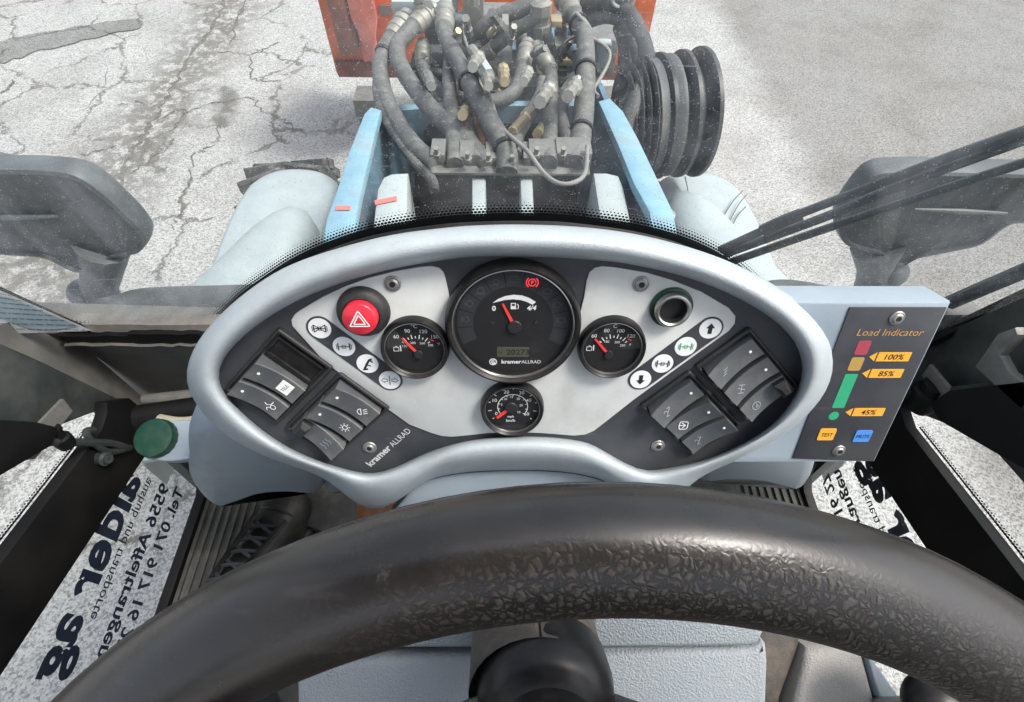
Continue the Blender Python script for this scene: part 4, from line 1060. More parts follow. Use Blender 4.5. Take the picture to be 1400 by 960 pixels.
b = B(); b.prism(rrect(.50, .46, .07), 1.62, 1.76, .04); st = b.build('unseen_seat_cushion', M['cloth'], cab, smooth=60); st.location.y += -.50  # unseen seat, added behind the camera to darken the gauge reflections
b = B(frame((0, -.72, 2.06), (1, 0, 0), (0, -.18, 1))); b.prism(rrect(.50, .66, .09), -.05, .05, .03); b.build('unseen_seat_back', M['cloth'], cab, smooth=60)
b = B(); b.box((0, -.52, 1.45), (.34, .38, .32)); b.build('unseen_seat_base', M['cabblack'], cab)
# ================================================================== doors with glass
def zt1(y): return 1.51 + .265 * (.37 - y)      # top edge of the lower pane
def zt2(y): return 1.625 + .25 * (.36 - y)      # bottom edge of the upper pane
FR = [(.372, 1.300), (.402, 1.318), (.412, 1.36), (.404, 1.43), (.396, 1.478), (.386, 1.500), (.366, 1.511)]
def door(sd, label):
    X = sd * .645
    t = thing('cab_door', (X, -.2, 1.28), label, 'door', 'glazed cab doors')
    # panes
    b = B(); uvl = b.bm.loops.layers.uv.new('UVMap')
    ys = [.36 - .03 * k for k in range(41)]
    def strip(yz_lo, yz_hi, inv, h=.16):
        vs_ = []
        for (y0, z0_), (y1, z1_) in zip(yz_lo, yz_hi):
            vs_.append((b.v((X, y0, z0_)), b.v((X, y1, z1_)), y0))
        for (a, c, ya), (e, f, yb) in zip(vs_, vs_[1:]):
            fc = b.face((a, e, f, c))
            if fc:
                hh = (c.co.z - a.co.z)
                va, vc = ((hh, 0) if inv else (0, hh))
                for lp, u_ in zip(fc.loops, ((ya, va), (yb, va), (yb, vc), (ya, vc))): lp[uvl].uv = u_
    lo = [(y, 1.300) for y in ys]; hi = [(y, zt1(y)) for y in ys]
    strip(lo, hi, True)
    fv = [b.v((X, y, z)) for y, z in FR] + [b.v((X, .36, zt1(.36))), b.v((X, .36, 1.3))]
    fc = b.face(fv)
    if fc:
        for lp in fc.loops: lp[uvl].uv = (lp.vert.co.y, .1)
    strip([(y, zt2(y)) for y in ys], [(y, zt2(y) + .22) for y in ys], False)
    fv = [b.v((X, y, z)) for y, z in ((.36, zt2(.36)), (.385, 1.630), (.392, 1.650), (.38, 1.70), (.36, zt2(.36) + .22))]
    fc = b.face(fv)
    if fc:
        for lp in fc.loops: lp[uvl].uv = (lp.vert.co.y, .1)
    b.build('glass_pane', M['sideglass'], t, smooth=80, fix=False)
    # black frame members
    band = [(.366, 1.511)] + [(y, zt1(y)) for y in (.2, 0, -.4, -.84)] + [(y, zt2(y)) for y in (-.84, -.4, 0, .2, .36)] + [(.385, 1.630), (.400, 1.640), (.43, 1.60), (.43, 1.45), (.412, 1.44), (.396, 1.478), (.386, 1.500)]
    prismX(band, X - .009 - sd * .012, X + .009 - sd * .012, 'mid_band', 'cabblack', t, .002)
    prismX([(.412, 1.36), (.43, 1.36), (.43, 1.262), (-.84, 1.262), (-.84, 1.300), (.372, 1.300), (.402, 1.318)], X - .009 - sd * .012, X + .009 - sd * .012, 'bottom_rail', 'cabblack', t, .002)
    prismX([(-.84, 1.262), (-.80, 1.262), (-.80, 2.9), (-.84, 2.9)], X - .01 - sd * .012, X + .01 - sd * .012, 'rear_stile', 'cabblack', t, .002)
    # latch panel hanging over the upper pane
    xl = X - sd * .03
    lp = [(-40, 572), (40, 577), (68, 584), (66, 596), (58, 611), (-10, 650), (-70, 690)] if sd < 0 else [(1284, 551), (1288, 562), (1296, 575), (1400, 633), (1470, 672), (1470, 515), (1400, 524), (1310, 534)]
    lq = [onx(x, y, xl) for x, y in lp]
    prismX([(p.y, p.z) for p in lq], xl - .012, xl + .012, 'latch_panel', 'cabblack', t, .004)
    # hinge and linkage along the lower wall edge
    def hx(px, py): return onx(px, py, X - sd * .03)
    if sd < 0:
        b = B(); b.tube([hx(-20, 598), hx(70, 604), hx(150, 606), hx(172, 612)], .006, 8); b.build('link_rod', M['cab'], t)
        b = B(); b.tube(catmull([hx(128, 588), hx(118, 590), hx(126, 604), hx(150, 618), hx(178, 612)], 5), .005, 8); b.build('hook', M['cab'], t)
        b = B(); p = hx(86, 602); b.lathe([(.001, -.014), (.010, -.012), (.012, -.003), (.012, .006), (.008, .008), (.008, .018), (.010, .02), (.010, .024), (.001, .024)], p, (0, .2, 1), 16); b.build('ball_joint', M['cabblack'], t)
        b = B(); p = hx(143, 627); b.lathe([(.011, -.01), (.011, .003), (.007, .005), (.007, .009), (.001, .009)], p, (-sd, -.2, .2), 6 + 10); b.build('bolt', M['cab'], t)
        b = B(frame(hx(60, 592), (0, -1, .25), (0, .25, 1))); b.prism([(-.05, -.012), (.03, -.016), (.045, 0), (.03, .016), (-.05, .012)], 0, .006, .002); b.build('hinge_leaf', M['block'], t)
    else:
        b = B(); b.tube([hx(1255, 528), hx(1300, 535), hx(1340, 530), hx(1410, 520)], .006, 8); b.build('link_rod', M['cab'], t)
        b = B(); p = hx(1266, 546); b.lathe([(.001, -.028), (.014, -.022), (.02, -.008), (.018, .006), (.024, .008), (.024, .016), (.018, .018), (.018, .03), (.001, .032)], p, (0, .2, 1), 16); b.build('ball_joint', M['cabblack'], t)
        b = B(); b.tube(catmull([hx(1335, 560), hx(1330, 540), hx(1345, 528), hx(1372, 526), hx(1410, 520)], 5), .005, 8); b.build('hook', M['cab'], t)
        b = B(frame(hx(1365, 490), (0, -1, .25), (0, .25, 1))); b.prism([(-.012, .03), (.0, .05), (.008, .045), (.008, .012), (.03, .004), (.07, .010), (.07, -.02), (-.008, -.022)], 0, .012, .002); b.build('catch_plate', M['block'], t)
        b = B(frame(hx(1300, 540), (0, -1, .25), (0, .25, 1))); b.prism([(-.05, -.01), (.06, -.02), (.06, .006), (-.05, .012)], 0, .006, .002); b.build('hinge_leaf', M['block'], t)
    # lettering on the outside of the glass: reads mirrored from within
    if sd < 0:
        fm = frame((X - .004, .352, 0), (0, -1, 0), (0, 0, 1))
    else:
        fm = frame((X + .004, .0, 0), (0, 1, 0), (0, 0, 1))
    def row(txt, size, z, width, x, mat, name, bold=0.0, dz=0.0, end=False):
        b = B(fm); b.text(txt, size, 0, z, dz, 'LEFT', bold)
        xs = [v.co for v in b.bm.verts]
        inv = fm.inverted(); loc = [inv @ c for c in xs]
        x0_, x1_ = min(c.x for c in loc), max(c.x for c in loc)
        k = width / (x1_ - x0_)
        for v, c in zip(b.bm.verts, loc):
            v.co = fm @ Vector((x + (c.x - x0_) * k, c.y, c.z))
        b.build(name, mat, t, smooth=0)
    if sd < 0:
        xo = 0.008
    else:
        xo = .374 - .300
    row('alder ag', .092, 1.463, .300, xo, M['navy'], 'lettering', .0030)
    if sd > 0: row('alder ag', .092, 1.463 - .003, .300, xo + .003, M['navyblue'], 'lettering_edge', .0030, .0015)
    row('aushub und transporte', .029, 1.437, .226, xo - .008 if sd < 0 else xo + .300 - .226 - .004, M['navy'], 'lettering', .0002)
    row('9556 Affeltrangen', .042, 1.381, .282, xo - .016 if sd < 0 else xo + .028, M['navy'], 'lettering', .0010)
    row('Tel. 071 917 16 27', .042, 1.334, .282, xo - .026 if sd < 0 else xo + .034, M['navy'], 'lettering', .0010)
    return t
door(-1, 'left glazed cab door with mirrored navy lettering and black band')
door(1, 'right glazed cab door with mirrored navy lettering behind the load indicator')
# paper and print modelled flat, standing in for a document's reflection in the glass
m_ = frame(ony(60, 440, .425), (1, 0, .04), (0, .25, 1))
t = thing('sheet_reflection', m_.translation, 'pale blue reflection of a printed sheet in the left corner glass, modelled flat', 'sheet')
o_, nn = m_.translation, m_.to_3x3() @ Vector((0, 0, 1))
def sheet(px, off, name, mat):
    b = B(); b.face([b.v(on_plane(x, y, o_ + nn * off, nn)) for x, y in px]); return b.build(name, mat, t, smooth=0)
sheet([(-30, 384), (0, 397), (126, 452), (-30, 458)], 0, 'reflected_paper', pm('reflection_paper', (.50, .52, .52), .6, var=.1, dirt=.5, dirtcol=(.3, .29, .27), dscale=20))
sheet([(-20, 404), (10, 407), (108, 446), (70, 452), (40, 450), (-20, 428)], .0012, 'reflected_blue', pm('reflection_blue', (.24, .32, .36), .6, var=.2, dirt=.4, dirtcol=(.3, .33, .34), dscale=25))
for k in range(9):
    y0 = 398 + k * 6.6; xe = (y0 - 394) / 58 * 126
    b = B(); a, c = on_plane(-25, y0 - 9 + k, o_ + nn * .0022, nn), on_plane(max(10, xe - 6), y0 + 1, o_ + nn * .0022, nn)
    rng = random.Random(k)
    q = 0.0
    while q < 1:
        e = min(1, q + rng.uniform(.03, .12))
        u0, u1 = a.lerp(c, q), a.lerp(c, e); hgt = (m_.to_3x3() @ Vector((0, 1, 0))) * .0009
        b.face([b.v(u0), b.v(u1), b.v(u1 + hgt), b.v(u0 + hgt)]); q = e + rng.uniform(.01, .03)
    b.build('reflected_line', M['ink'], t, smooth=0)
# thin rods and strut low in the left corner
b = B(); b.cyl(ony(190, 572, .36), ony(300, 556, .38), .020, seg=16); t = tag(b.build('gas_strut', M['cabblack']), 'black strut tube beside the green cap', 'strut')
b = B(); b.cyl(ony(196, 546, .41), ony(290, 541, .42), .008, .014, seg=14); tag(b.build('grey_pipe', M['wallmetal']), 'grey tapered pipe above the black strut', 'pipe')
b = B(); b.tube(catmull([ony(218, 574, .34), ony(250, 578, .335), ony(290, 572, .34)], 5), .008, 10); tag(b.build('beige_sleeve', pm('beige_sleeve', (.42, .38, .28), .8, var=.3, bump=.5)), 'beige frayed cable sleeve behind the green cap', 'cable sleeve')
# ================================================================== instrument panel
dash = thing('instrument_panel', D(0, -160, -60), 'blue grey oval dashboard pod with gauges and rocker switches', 'dashboard')
INN = [(700, 351), (660, 351), (620, 354), (540, 367.5), (465, 388), (397.5, 416), (345, 450), (313, 480), (298, 506), (302, 532), (326, 559), (360, 589), (401, 615), (442, 632), (480, 643), (510, 648), (540, 640), (570, 624), (600, 613), (633, 604), (667, 599), (700, 597),
       (735, 597), (767, 599), (800, 604), (817, 610), (838, 622), (858, 637), (880, 644), (900, 642), (960, 630), (1013, 608), (1053, 583), (1080, 553), (1095, 520), (1097, 497), (1087, 467), (1057, 437), (1013, 410), (960, 387), (910, 372), (850, 360), (800, 355), (750, 352)]
OUT = [(700, 307), (660, 308), (620, 310.5), (540, 320.6), (465, 339), (397.5, 362), (352.5, 388), (307.5, 424), (274, 461), (257, 495), (254, 521), (262.5, 544), (289, 578), (322.5, 604), (371, 627), (409, 640), (440, 652), (462, 668), (482, 684), (505, 696), (528, 697), (548, 686), (562, 670), (585, 656), (620, 648), (660, 644), (700, 643),
       (740, 643), (780, 646), (815, 653), (840, 662), (862, 680), (880, 694), (902, 696), (922, 684), (938, 668), (965, 648), (1013, 627), (1060, 603), (1093, 580), (1120, 553), (1137, 527), (1143, 500), (1140, 473), (1127, 450), (1100, 420), (1067, 395), (1013, 365), (960, 344), (900, 327), (850, 317), (800, 311), (750, 308)]
def polar(pts, c=(700, 480), n=200):
    P = [Vector((x, y)) for x, y in pts]
    P = [Vector((q[0], q[1])) for q in catmull([(p.x, p.y, 0) for p in P], 6, closed=True)]
    out = []
    for k in range(n):
        a = 2 * math.pi * k / n; d = Vector((math.cos(a), math.sin(a))); best = None
        for i in range(len(P)):
            p, q = P[i] - Vector(c), P[(i + 1) % len(P)] - Vector(c)
            e = q - p; det = d.x * (-e.y) + e.x * d.y
            if abs(det) < 1e-12: continue
            t = (p.x * (-e.y) + e.x * p.y) / det; u = (d.x * p.y - d.y * p.x) / det
            if -1e-6 <= u <= 1 + 1e-6 and t > 0 and (best is None or t > best): best = t
        out.append(best)
    for _ in range(2): out = [(out[i - 1] + 2 * out[i] + out[(i + 1) % n]) / 4 for i in range(n)]
    return out
NP = 200
ri, ro = polar(INN, n=NP), polar(OUT, n=NP)
def loop(t, w, shrink=1.0):
    L = []
    for k in range(NP):
        a = 2 * math.pi * k / NP; r = ri[k] + (ro[k] - ri[k]) * t
        u, v = uv(700 + r * math.cos(a), 480 + r * math.sin(a), w)
        L.append((u, v, w))
    if shrink != 1:
        cu = sum(p[0] for p in L) / NP; cv = sum(p[1] for p in L) / NP
        L = [(cu + (p[0] - cu) * shrink, cv + (p[1] - cv) * shrink, p[2]) for p in L]
    return L
prof_r = [(0, -3), (.015, 3), (.05, 9), (.11, 14.5), (.19, 18.5), (.29, 21), (.40, 22), (.52, 21.5), (.64, 19), (.76, 14), (.87, 7), (.95, -1), (1.0, -10)]
loops = [loop(t, w) for t, w in prof_r]
last = loop(1.0, -10)
for w, sh in ((-20, .995), (-40, .975), (-70, .94)):
    cu = sum(p[0] for p in last) / NP; cv = sum(p[1] for p in last) / NP
    loops.append([(cu + (p[0] - cu) * sh, p[1] + (w + 10) * .80, w) for p in last])
B(MD).loft(loops, True, False, True).build('bezel_ring', M['ring'], dash, smooth=60)
# anthracite face
base = loop(-.03, -2.5)
inn0 = [(p[0], p[1], -2.0) for p in loop(.02, -2)]
B(MD).loft([[(p[0], p[1], -6) for p in inn0], inn0], True, False, True).build('face_plate', M['anthra'], dash, smooth=30)
# silver plate
WP = [(399, 446), (398, 438), (402, 431), (409, 425.6), (442, 406), (470, 393), (502, 381), (540, 371.5), (575, 365.5), (590, 364.5), (600, 367), (606, 373), (609, 382), (614, 405), (619, 427), (640, 450), (700, 470), (770, 450), (793, 430), (799, 405), (802, 385), (806, 373), (813, 367), (823, 364.5), (840, 366), (883, 373), (920, 384), (960, 400), (997, 422), (1006, 433), (1005, 443), (997, 453), (933, 499), (867, 547), (825, 580), (812, 590), (800, 595), (785, 596.5), (767, 595), (740, 593), (713, 592), (690, 592), (667, 593), (640, 596), (618, 598), (604, 597), (590, 593), (559, 581), (502, 540), (442, 494)]
wp = [uv(x, y, 0) for x, y in WP]
B(MD).prism(wp, -2.2, -.6, .4).build('silver_plate', M['plate'], dash, smooth=30)

def screw(c, parent, w=-.6, r=7.0):
    b = B(MD); b.lathe([(r, 0), (r, .8), (r * .93, 1.4), (r * .70, 1.8), (r * .62, 2.4), (r * .55, 2.9), (r * .38, 3.0), (r * .30, 1.4), (.01, 1.2)], (c[0], c[1], w), (0, 0, 1), 24)
    sc_ = b.build('screw', M['steel'], parent, smooth=35)
    b = B(MD); b.prism(circ(r * .34, 6, c[0], c[1]), w + 1, w + 3.1); b.build('recess_shade', M['ink'], sc_, smooth=0)  # black plug standing in for the shaded hex socket
    b = B(MD); b.stroke(circ(r * .80, 28, c[0], c[1]) + [circ(r * .80, 28, c[0], c[1])[0]], r * .12, w + 1.75); b.build('washer_gap', M['block'], sc_, smooth=0)
    return sc_
for u_, v_, w_ in ((-103.3, 33.8, -.6), (103, 34.2, -.6), (-145.6, -144.4, -2), (145.2, -143.5, -2)):
    screw((u_, v_), dash, w_)

# hazard switch
hz = B(MD); hz.lathe([(22.5, -1), (22.5, 2), (21.5, 6), (19, 9), (15.5, 10), (15, 7)], (-130.2, 9, 0), (0, 0, 1), 40); hz = hz.build('hazard_switch', M['blackm'], dash); tag(hz, 'round red hazard light push button in a black collar')
b = B(MD); b.lathe([(14.6, 6), (14.6, 14), (14.2, 16), (13, 17), (.01, 17.4)], (-130.2, 9, 0), (0, 0, 1), 40); b.build('button_cap', M['red'], hz)
b = B(MD)
for r, w in ((9.4, 1.1), (5.6, 1.0)):
    P = [(-130.2 + r * math.cos(R_(90 + 120 * k)), 8.0 + r * math.sin(R_(90 + 120 * k))) for k in (0, 1, 2)]
    for i in range(3): b.stroke([P[i], P[(i + 1) % 3]], w, 17.6)
b.build('triangle_symbol', M['white'], hz, smooth=0)
# power socket
so = B(MD); so.lathe([(18.4, -1), (18.4, 1.6), (17.6, 2.2), (15.4, 2.2), (15.2, 1)], (131.6, 12.8, 0), (0, 0, 1), 40); so = so.build('power_socket', M['green_dk'], dash); tag(so, 'round chrome power socket with green collar')
b = B(MD); b.lathe([(15.4, 0), (15.4, 7.4), (14.6, 8.4), (13.2, 8.6), (11.8, 7.6), (11.2, 5), (11.2, .2)], (131.6, 12.8, 0), (0, 0, 1), 40); so2 = b.build('socket_rim', M['chrome'], so)
b = B(MD); b.lathe([(11.1, 5.2), (10.8, 4), (10.8, .1), (.01, .1)], (131.6, 12.8, 0), (0, 0, 1), 32); b.build('socket_well', M['ink'], so)  # shallow well, its black standing in for a deep hole's shade

# pictogram strips
def strip(cs, icons, label):
    a, c = Vector(cs[0]), Vector(cs[-1])
    d = (c - a).normalized(); n = Vector((-d.y, d.x)); r = 11.6
    P = [c + (d * math.cos(R_(t)) + n * math.sin(R_(t))) * r for t in range(-90, 91, 12)] + [a + (d * math.cos(R_(t)) + n * math.sin(R_(t))) * r for t in range(90, 271, 12)]
    b = B(MD); b.prism([(p.x, p.y) for p in P], -.7, -.1); st = b.build('pictogram_strip', M['anthra'], dash, smooth=0); tag(st, label)
    for p, ic in zip(cs, icons):
        b = B(MD); b.prism(circ(9.8, 32, *p), -.2, .25); b.build('pictogram_disc', M['white'], st, smooth=0)
        b = B(MD); mt = ic(b, p); b.build('pictogram', mt or M['ink'], st, smooth=0)
def ax_icon(b, p, w=1.0, mat=None, lock=False):
    x, y = p; z = .5
    for sx in (-1, 1):
        b.stroke([(x + sx * 5, y - 3.6), (x + sx * 5, y + 3.6)], w, z); b.stroke([(x + sx * 6.4, y - 2.4), (x + sx * 6.4, y + 2.4)], w * .6, z)
    b.stroke([(x - 5, y), (x + 5, y)], w * .8, z + .02)
    b.stroke([(x - 1.4, y - 1.6), (x + 1.4, y - 1.6), (x + 1.4, y + 1.6), (x - 1.4, y + 1.6), (x - 1.4, y - 1.6)], w * .6, z + .04)
    if lock:
        b.stroke([(x - 5, y + 3.6), (x + 5, y - 3.6)], w * .7, z + .06); b.stroke([(x - 5, y - 3.6), (x + 5, y + 3.6)], w * .7, z + .08)
    return mat
def arrow_icon(up):
    def f(b, p):
        x, y = p; s_ = 1 if up else -1
        P = [(x - 1.8, y - 5 * s_), (x + 1.8, y - 5 * s_), (x + 1.8, y + .6 * s_), (x + 4, y + .6 * s_), (x, y + 5.4 * s_), (x - 4, y + .6 * s_), (x - 1.8, y + .6 * s_)]
        b.poly(P if up else list(reversed(P)), .5)
    return f
def boom_icon(b, p):
    x, y = p
    b.stroke([(x - 3, y - 5), (x - 1, y - 1), (x + 2, y + 4), (x + 4.5, y + 5)], 2.0, .5); b.stroke([(x - 4.5, y - 6), (x, y - 5.4)], 1.6, .52); b.stroke([(x + 2, y + 4), (x + 5, y + 1.5)], 1.3, .54); b.stroke([(x - 1, y - 1), (x + 3, y - 2)], 1.1, .56)
def dir_icon(b, p):
    x, y = p
    b.stroke([(x, y - 5), (x, y + 5)], .7, .5)
    for s_ in (-1, 1):
        b.stroke([(x + s_ * 2, y - 1.3), (x + s_ * 4.5, y - 1.3), (x + s_ * 4.5, y - 2.8), (x + s_ * 7.6, y), (x + s_ * 4.5, y + 2.8), (x + s_ * 4.5, y + 1.3), (x + s_ * 2, y + 1.3), (x + s_ * 2, y - 1.3)], .6, .52)
strip([(-170.5, -8), (-152.4, -26.2), (-134.2, -44.2), (-116.2, -62)], [lambda b, p: ax_icon(b, p, 1.0, None, True), ax_icon, boom_icon, dir_icon], 'left strip of four white round pictograms')
strip([(169.8, -8), (151.4, -26.2), (133.4, -44.2), (115.8, -61.6)], [arrow_icon(True), lambda b, p: ax_icon(b, p, 1.0, M['green_print']), ax_icon, arrow_icon(False)], 'right strip of four white round pictograms, one green')

# ------------------------------------------------------------------ gauges
def gauge(c, R, label, big=False):
    b = B(MD)
    h = 9.0 if not big else 12.0
    k = .84 if not big else .865
    b.lathe([(R, -1), (R, h * .45), (R * .985, h * .75), (R * .955, h), (R * .93, h * 1.02), (R * (k + .03), h * .78), (R * k, h * .55), (R * k, 2)], (c[0], c[1], 0), (0, 0, 1), 64)
    g_ = b.build('gauge', M['black'], dash, smooth=35); tag(g_, label)
    b = B(MD); b.lathe([(R * (k + .028), h * .79), (R * (k + .012), h * .80), (R * k, h * .58)], (c[0], c[1], 0), (0, 0, 1), 64); b.build('chrome_rim', M['chrome'], g_)
    b = B(MD); b.prism(circ(R * k, 64, *c), 0, 2.2); b.build('dial', M['dial'], g_, smooth=0)
    b = B(MD); b.lathe([(.01, h * .60), (R * k * .5, h * .605), (R * k * .995, h * .58)], (c[0], c[1], 0), (0, 0, 1), 64); b.build('cover_glass', M['gaugeglass'], g_)
    return g_
def needle(g_, c, p0, p1, hub_r, w0, w1):
    a, e = Vector((c[0] + p0[0], c[1] + p0[1])), Vector((c[0] + p1[0], c[1] + p1[1]))
    d = (e - a).normalized(); n = Vector((-d.y, d.x))
    b = B(MD); b.prism([tuple(a - n * w0), tuple(a + n * w0), tuple(e + n * w1), tuple(e - n * w1)], 3.0, 3.8); b.build('needle', M['needle'], g_, smooth=0)
    b = B(MD); b.lathe([(hub_r, 2.4), (hub_r, 4.4), (hub_r * .9, 5), (.01, 5.1)], (a.x, a.y, 0), (0, 0, 1), 28); b.build('needle_hub', M['hub'], g_)
ZM = 2.45
# temperature gauges
def temp_gauge(c, label, nums, subs, hubp, tip, symbol_x):
    g_ = gauge(c, 30.2, label)
    b = B(MD)
    for t, x, y in nums: b.text(t, 5.0, c[0] + x, c[1] + y - 1.8, ZM, bold=.03)
    for t, x, y in subs: b.text(t, 3.2, c[0] + x, c[1] + y - 1.0, ZM)
    b.build('numerals', M['white'], g_, smooth=0)
    b = B(MD)
    for k in range(11):
        a = R_(152 - 12.4 * k); r0, r1 = (13.4, 17.6) if k % 2 == 0 else (13.8, 16)
        if abs(math.degrees(a) - 90) < 60:
            b.stroke([(c[0] + 1 + r0 * math.cos(a), c[1] - 4.5 + r0 * math.sin(a)), (c[0] + 1 + r1 * math.cos(a), c[1] - 4.5 + r1 * math.sin(a))], .9, ZM + .03)
    # small thermometer in a box symbol
    x, y = c[0] + symbol_x, c[1] - 1.4
    b.stroke([(x - 3, y - 2.2), (x + 1.5, y - 2.2), (x + 1.5, y + 1.6), (x - 3, y + 1.6), (x - 3, y - 2.2)], .7, ZM + .03); b.stroke([(x - 1.4, y + 2.4), (x + .2, y + 2.4)], .7, ZM + .03); b.stroke([(x + 3.1, y - 2.4), (x + 3.1, y + 3.4)], 1.0, ZM + .03)
    b.build('scale_marks', M['white'], g_, smooth=0)
    b = B(MD); b.stroke([(c[0] + 13.6, c[1] + 8.2), (c[0] + 16.8, c[1] + 6.6)], 1.2, ZM + .06); b.build('red_mark', M['needle'], g_, smooth=0)
    needle(g_, c, hubp, tip, 4.0, 1.3, .7)
    return g_
temp_gauge((-89.4, -25.8), 'small left temperature gauge marked 60 to 150 degrees', [('60', -15.7, 11), ('90', -5.6, 16.6), ('120', 8.0, 16.2), ('150', 17.6, 11.0), ('\u00b0C', .6, 21.2)], [('120', -9.2, 1.4), ('200', -1.6, 4.6), ('260', 6.6, 4.2), ('300', 13.6, 2.2), ('\u00b0F', 20.6, 3.4)], (2.4, -6.4), (-10.4, 9.8), -16.0)
temp_gauge((84.2, -25.2), 'small right temperature gauge marked 60 to 120 degrees', [('60', -16.5, 11.4), ('80', -6.0, 16.6), ('100', 6.0, 16.4), ('120', 15.8, 11.2), ('C', .8, 21.0)], [('180', -5.0, 5.4), ('200', 4.4, 4.8), ('250', 9.6, 1.6), ('F', 16.4, 2.2)], (-2.0, -7.2), (-15.6, 8.6), -19.0)
# speedometer
c = (-3.2, -92.4)
g_ = gauge(c, 30.2, 'small lower speedometer reading zero')
b = B(MD)
for t, x, y in (('0', -15.2, -6.6), ('10', -17, 9.0), ('20', -5.6, 18.6), ('30', 8.6, 17.6), ('40', 15.4, 9.0), ('60', 13.8, -7.2)): b.text(t, 5.2, c[0] + x, c[1] + y - 1.8, ZM, bold=.03)
for t, x, y in (('5', -10, 4.0), ('10', -6.6, 10.4), ('15', -1.0, 12.8), ('20', 5.6, 10.6), ('25', 8.4, 3.2), ('30', 6.2, -5.0)): b.text(t, 3.5, c[0] + x, c[1] + y - 1.2, ZM)
b.text('mph', 3.6, c[0] - 1.4, c[1] - 11.4, ZM, bold=.06); b.text('km/h', 4.4, c[0] - 1.4, c[1] - 16.6, ZM, bold=.08)
b.build('numerals', M['white'], g_, smooth=0)
b = B(MD); b.stroke(circ(14.2, 40, c[0] + .4, c[1] + 1.4, -38, 216), .7, ZM + .03)
for k in range(11):
    a = R_(216 - 25.4 * k); r0, r1 = (20.2, 23.6) if k % 2 else (21.6, 23.6)
    b.stroke([(c[0] + .4 + r0 * math.cos(a), c[1] + 1 + r0 * math.sin(a)), (c[0] + .4 + r1 * math.cos(a), c[1] + 1 + r1 * math.sin(a))], .8, ZM + .05)
    b.stroke([(c[0] + .4 + 12.2 * math.cos(a), c[1] + 1.4 + 12.2 * math.sin(a)), (c[0] + .4 + 14 * math.cos(a), c[1] + 1.4 + 14 * math.sin(a))], .5, ZM + .06)
b.build('scale_marks', M['white'], g_, smooth=0)
needle(g_, c, (-1.2, 1.4), (-14.6, -11.2), 6.0, 1.9, 1.3)
# big gauge
c = (-3.4, -2.0)
G = gauge(c, 58.4, 'large central gauge with fuel scale and hour counter', True)
b = B(MD)
for k in range(11):
    a0, a1 = 206 - 21.2 * k + -.6, 206 - 21.2 * (k + 1) + .6
    P = [(c[0] + r * math.cos(R_(a)), c[1] + r * math.sin(R_(a))) for r, a in [(48.2, a0 + (a1 - a0) * q / 5) for q in range(6)] + [(34.5, a1 + (a0 - a1) * q / 5) for q in range(6)]]
    b.poly(P, ZM - .1)
b.build('warning_cells', M['cell'], G, smooth=0)
b = B(MD); d_ = B(MD)
ic = 41.2
def at_(k): a = R_(195.4 - 21.2 * k); return c[0] + ic * math.cos(a), c[1] + ic * math.sin(a)
x, y = at_(1); d_.stroke(circ(2.6, 10, x + .6, y, -90, 90), .5, ZM)
for q in (-1.6, 0, 1.6): d_.stroke([(x - 4, y + q), (x - .6, y + q)], .5, ZM)
x, y = at_(2); d_.stroke(circ(2.6, 14, x, y), .5, ZM); d_.stroke([(x - 4, y - 1.5), (x - 4, y + 1.5)], .5, ZM); d_.stroke([(x - 1.5, y + 3.4), (x + 1.5, y + 3.4)], .5, ZM)
x, y = at_(3); d_.stroke(rrect(5, 3.6, .5, 2, x, y) + [rrect(5, 3.6, .5, 2, x, y)[0]], .5, ZM); d_.stroke([(x - 4, y - 2.8), (x + 4, y - 2.8)], .5, ZM); d_.stroke([(x - 1.2, y + 3.2), (x + 2, y + 3.2)], .5, ZM)
x, y = at_(4); d_.stroke(circ(2.2, 12, x, y), .5, ZM)
for q in range(6): d_.stroke([(x + 3 * math.cos(q), y + 3 * math.sin(q)), (x + 4.2 * math.cos(q), y + 4.2 * math.sin(q))], .5, ZM)
x, y = at_(5); d_.stroke([(x - 4, y - 2.4), (x + 4, y - 2.4), (x + 4, y + 2), (x - 4, y + 2), (x - 4, y - 2.4)], .6, ZM); d_.stroke([(x - 2.6, y + 2.8), (x - 1.2, y + 2.8)], .7, ZM); d_.stroke([(x + 1.2, y + 2.8), (x + 2.6, y + 2.8)], .7, ZM); d_.stroke([(x - 3, y), (x - 1.4, y)], .5, ZM); d_.stroke([(x + 1.4, y), (x + 3, y)], .5, ZM)
for k in (7, 8, 9):
    x, y = at_(k); d_.stroke(circ(2.6, 12, x, y), .5, ZM); d_.stroke([(x - 3.6, y - 2.5), (x - 3.6, y + 2.5)], .5, ZM); d_.stroke([(x + 3.6, y - 2.5), (x + 3.6, y + 2.5)], .5, ZM)
d_.build('warning_symbols', flat('faint_symbol', (.085, .09, .10)), G, smooth=0)
x, y = at_(6)
r_ = B(MD); r_.stroke(circ(3.1, 24, x, y), .8, ZM + .05); r_.text('P', 4.6, x, y - 1.6, ZM + .05, bold=.15)
for s_ in (0, 180): r_.stroke(circ(4.9, 10, x, y, s_ - 52, s_ + 52), .9, ZM + .05)
r_.build('parking_brake_lamp', M['redlit'], G, smooth=0)
b.bm.free() if False else None
w_ = B(MD)
out_ = [(c[0] + x, c[1] + y) for x, y in ((-17.6, 19.5), (-13, 23.2), (-7, 26), (0, 27.2), (7, 26.6), (13, 24.4), (19, 20.6))]
in_ = [(c[0] + x, c[1] + y) for x, y in ((16.2, 18.0), (11, 20.8), (6, 22.4), (0, 23.0), (-7, 22.4), (-13, 20.8))]
w_.poly(out_ + in_, ZM); w_.build('fuel_arc', M['white'], G, smooth=0)
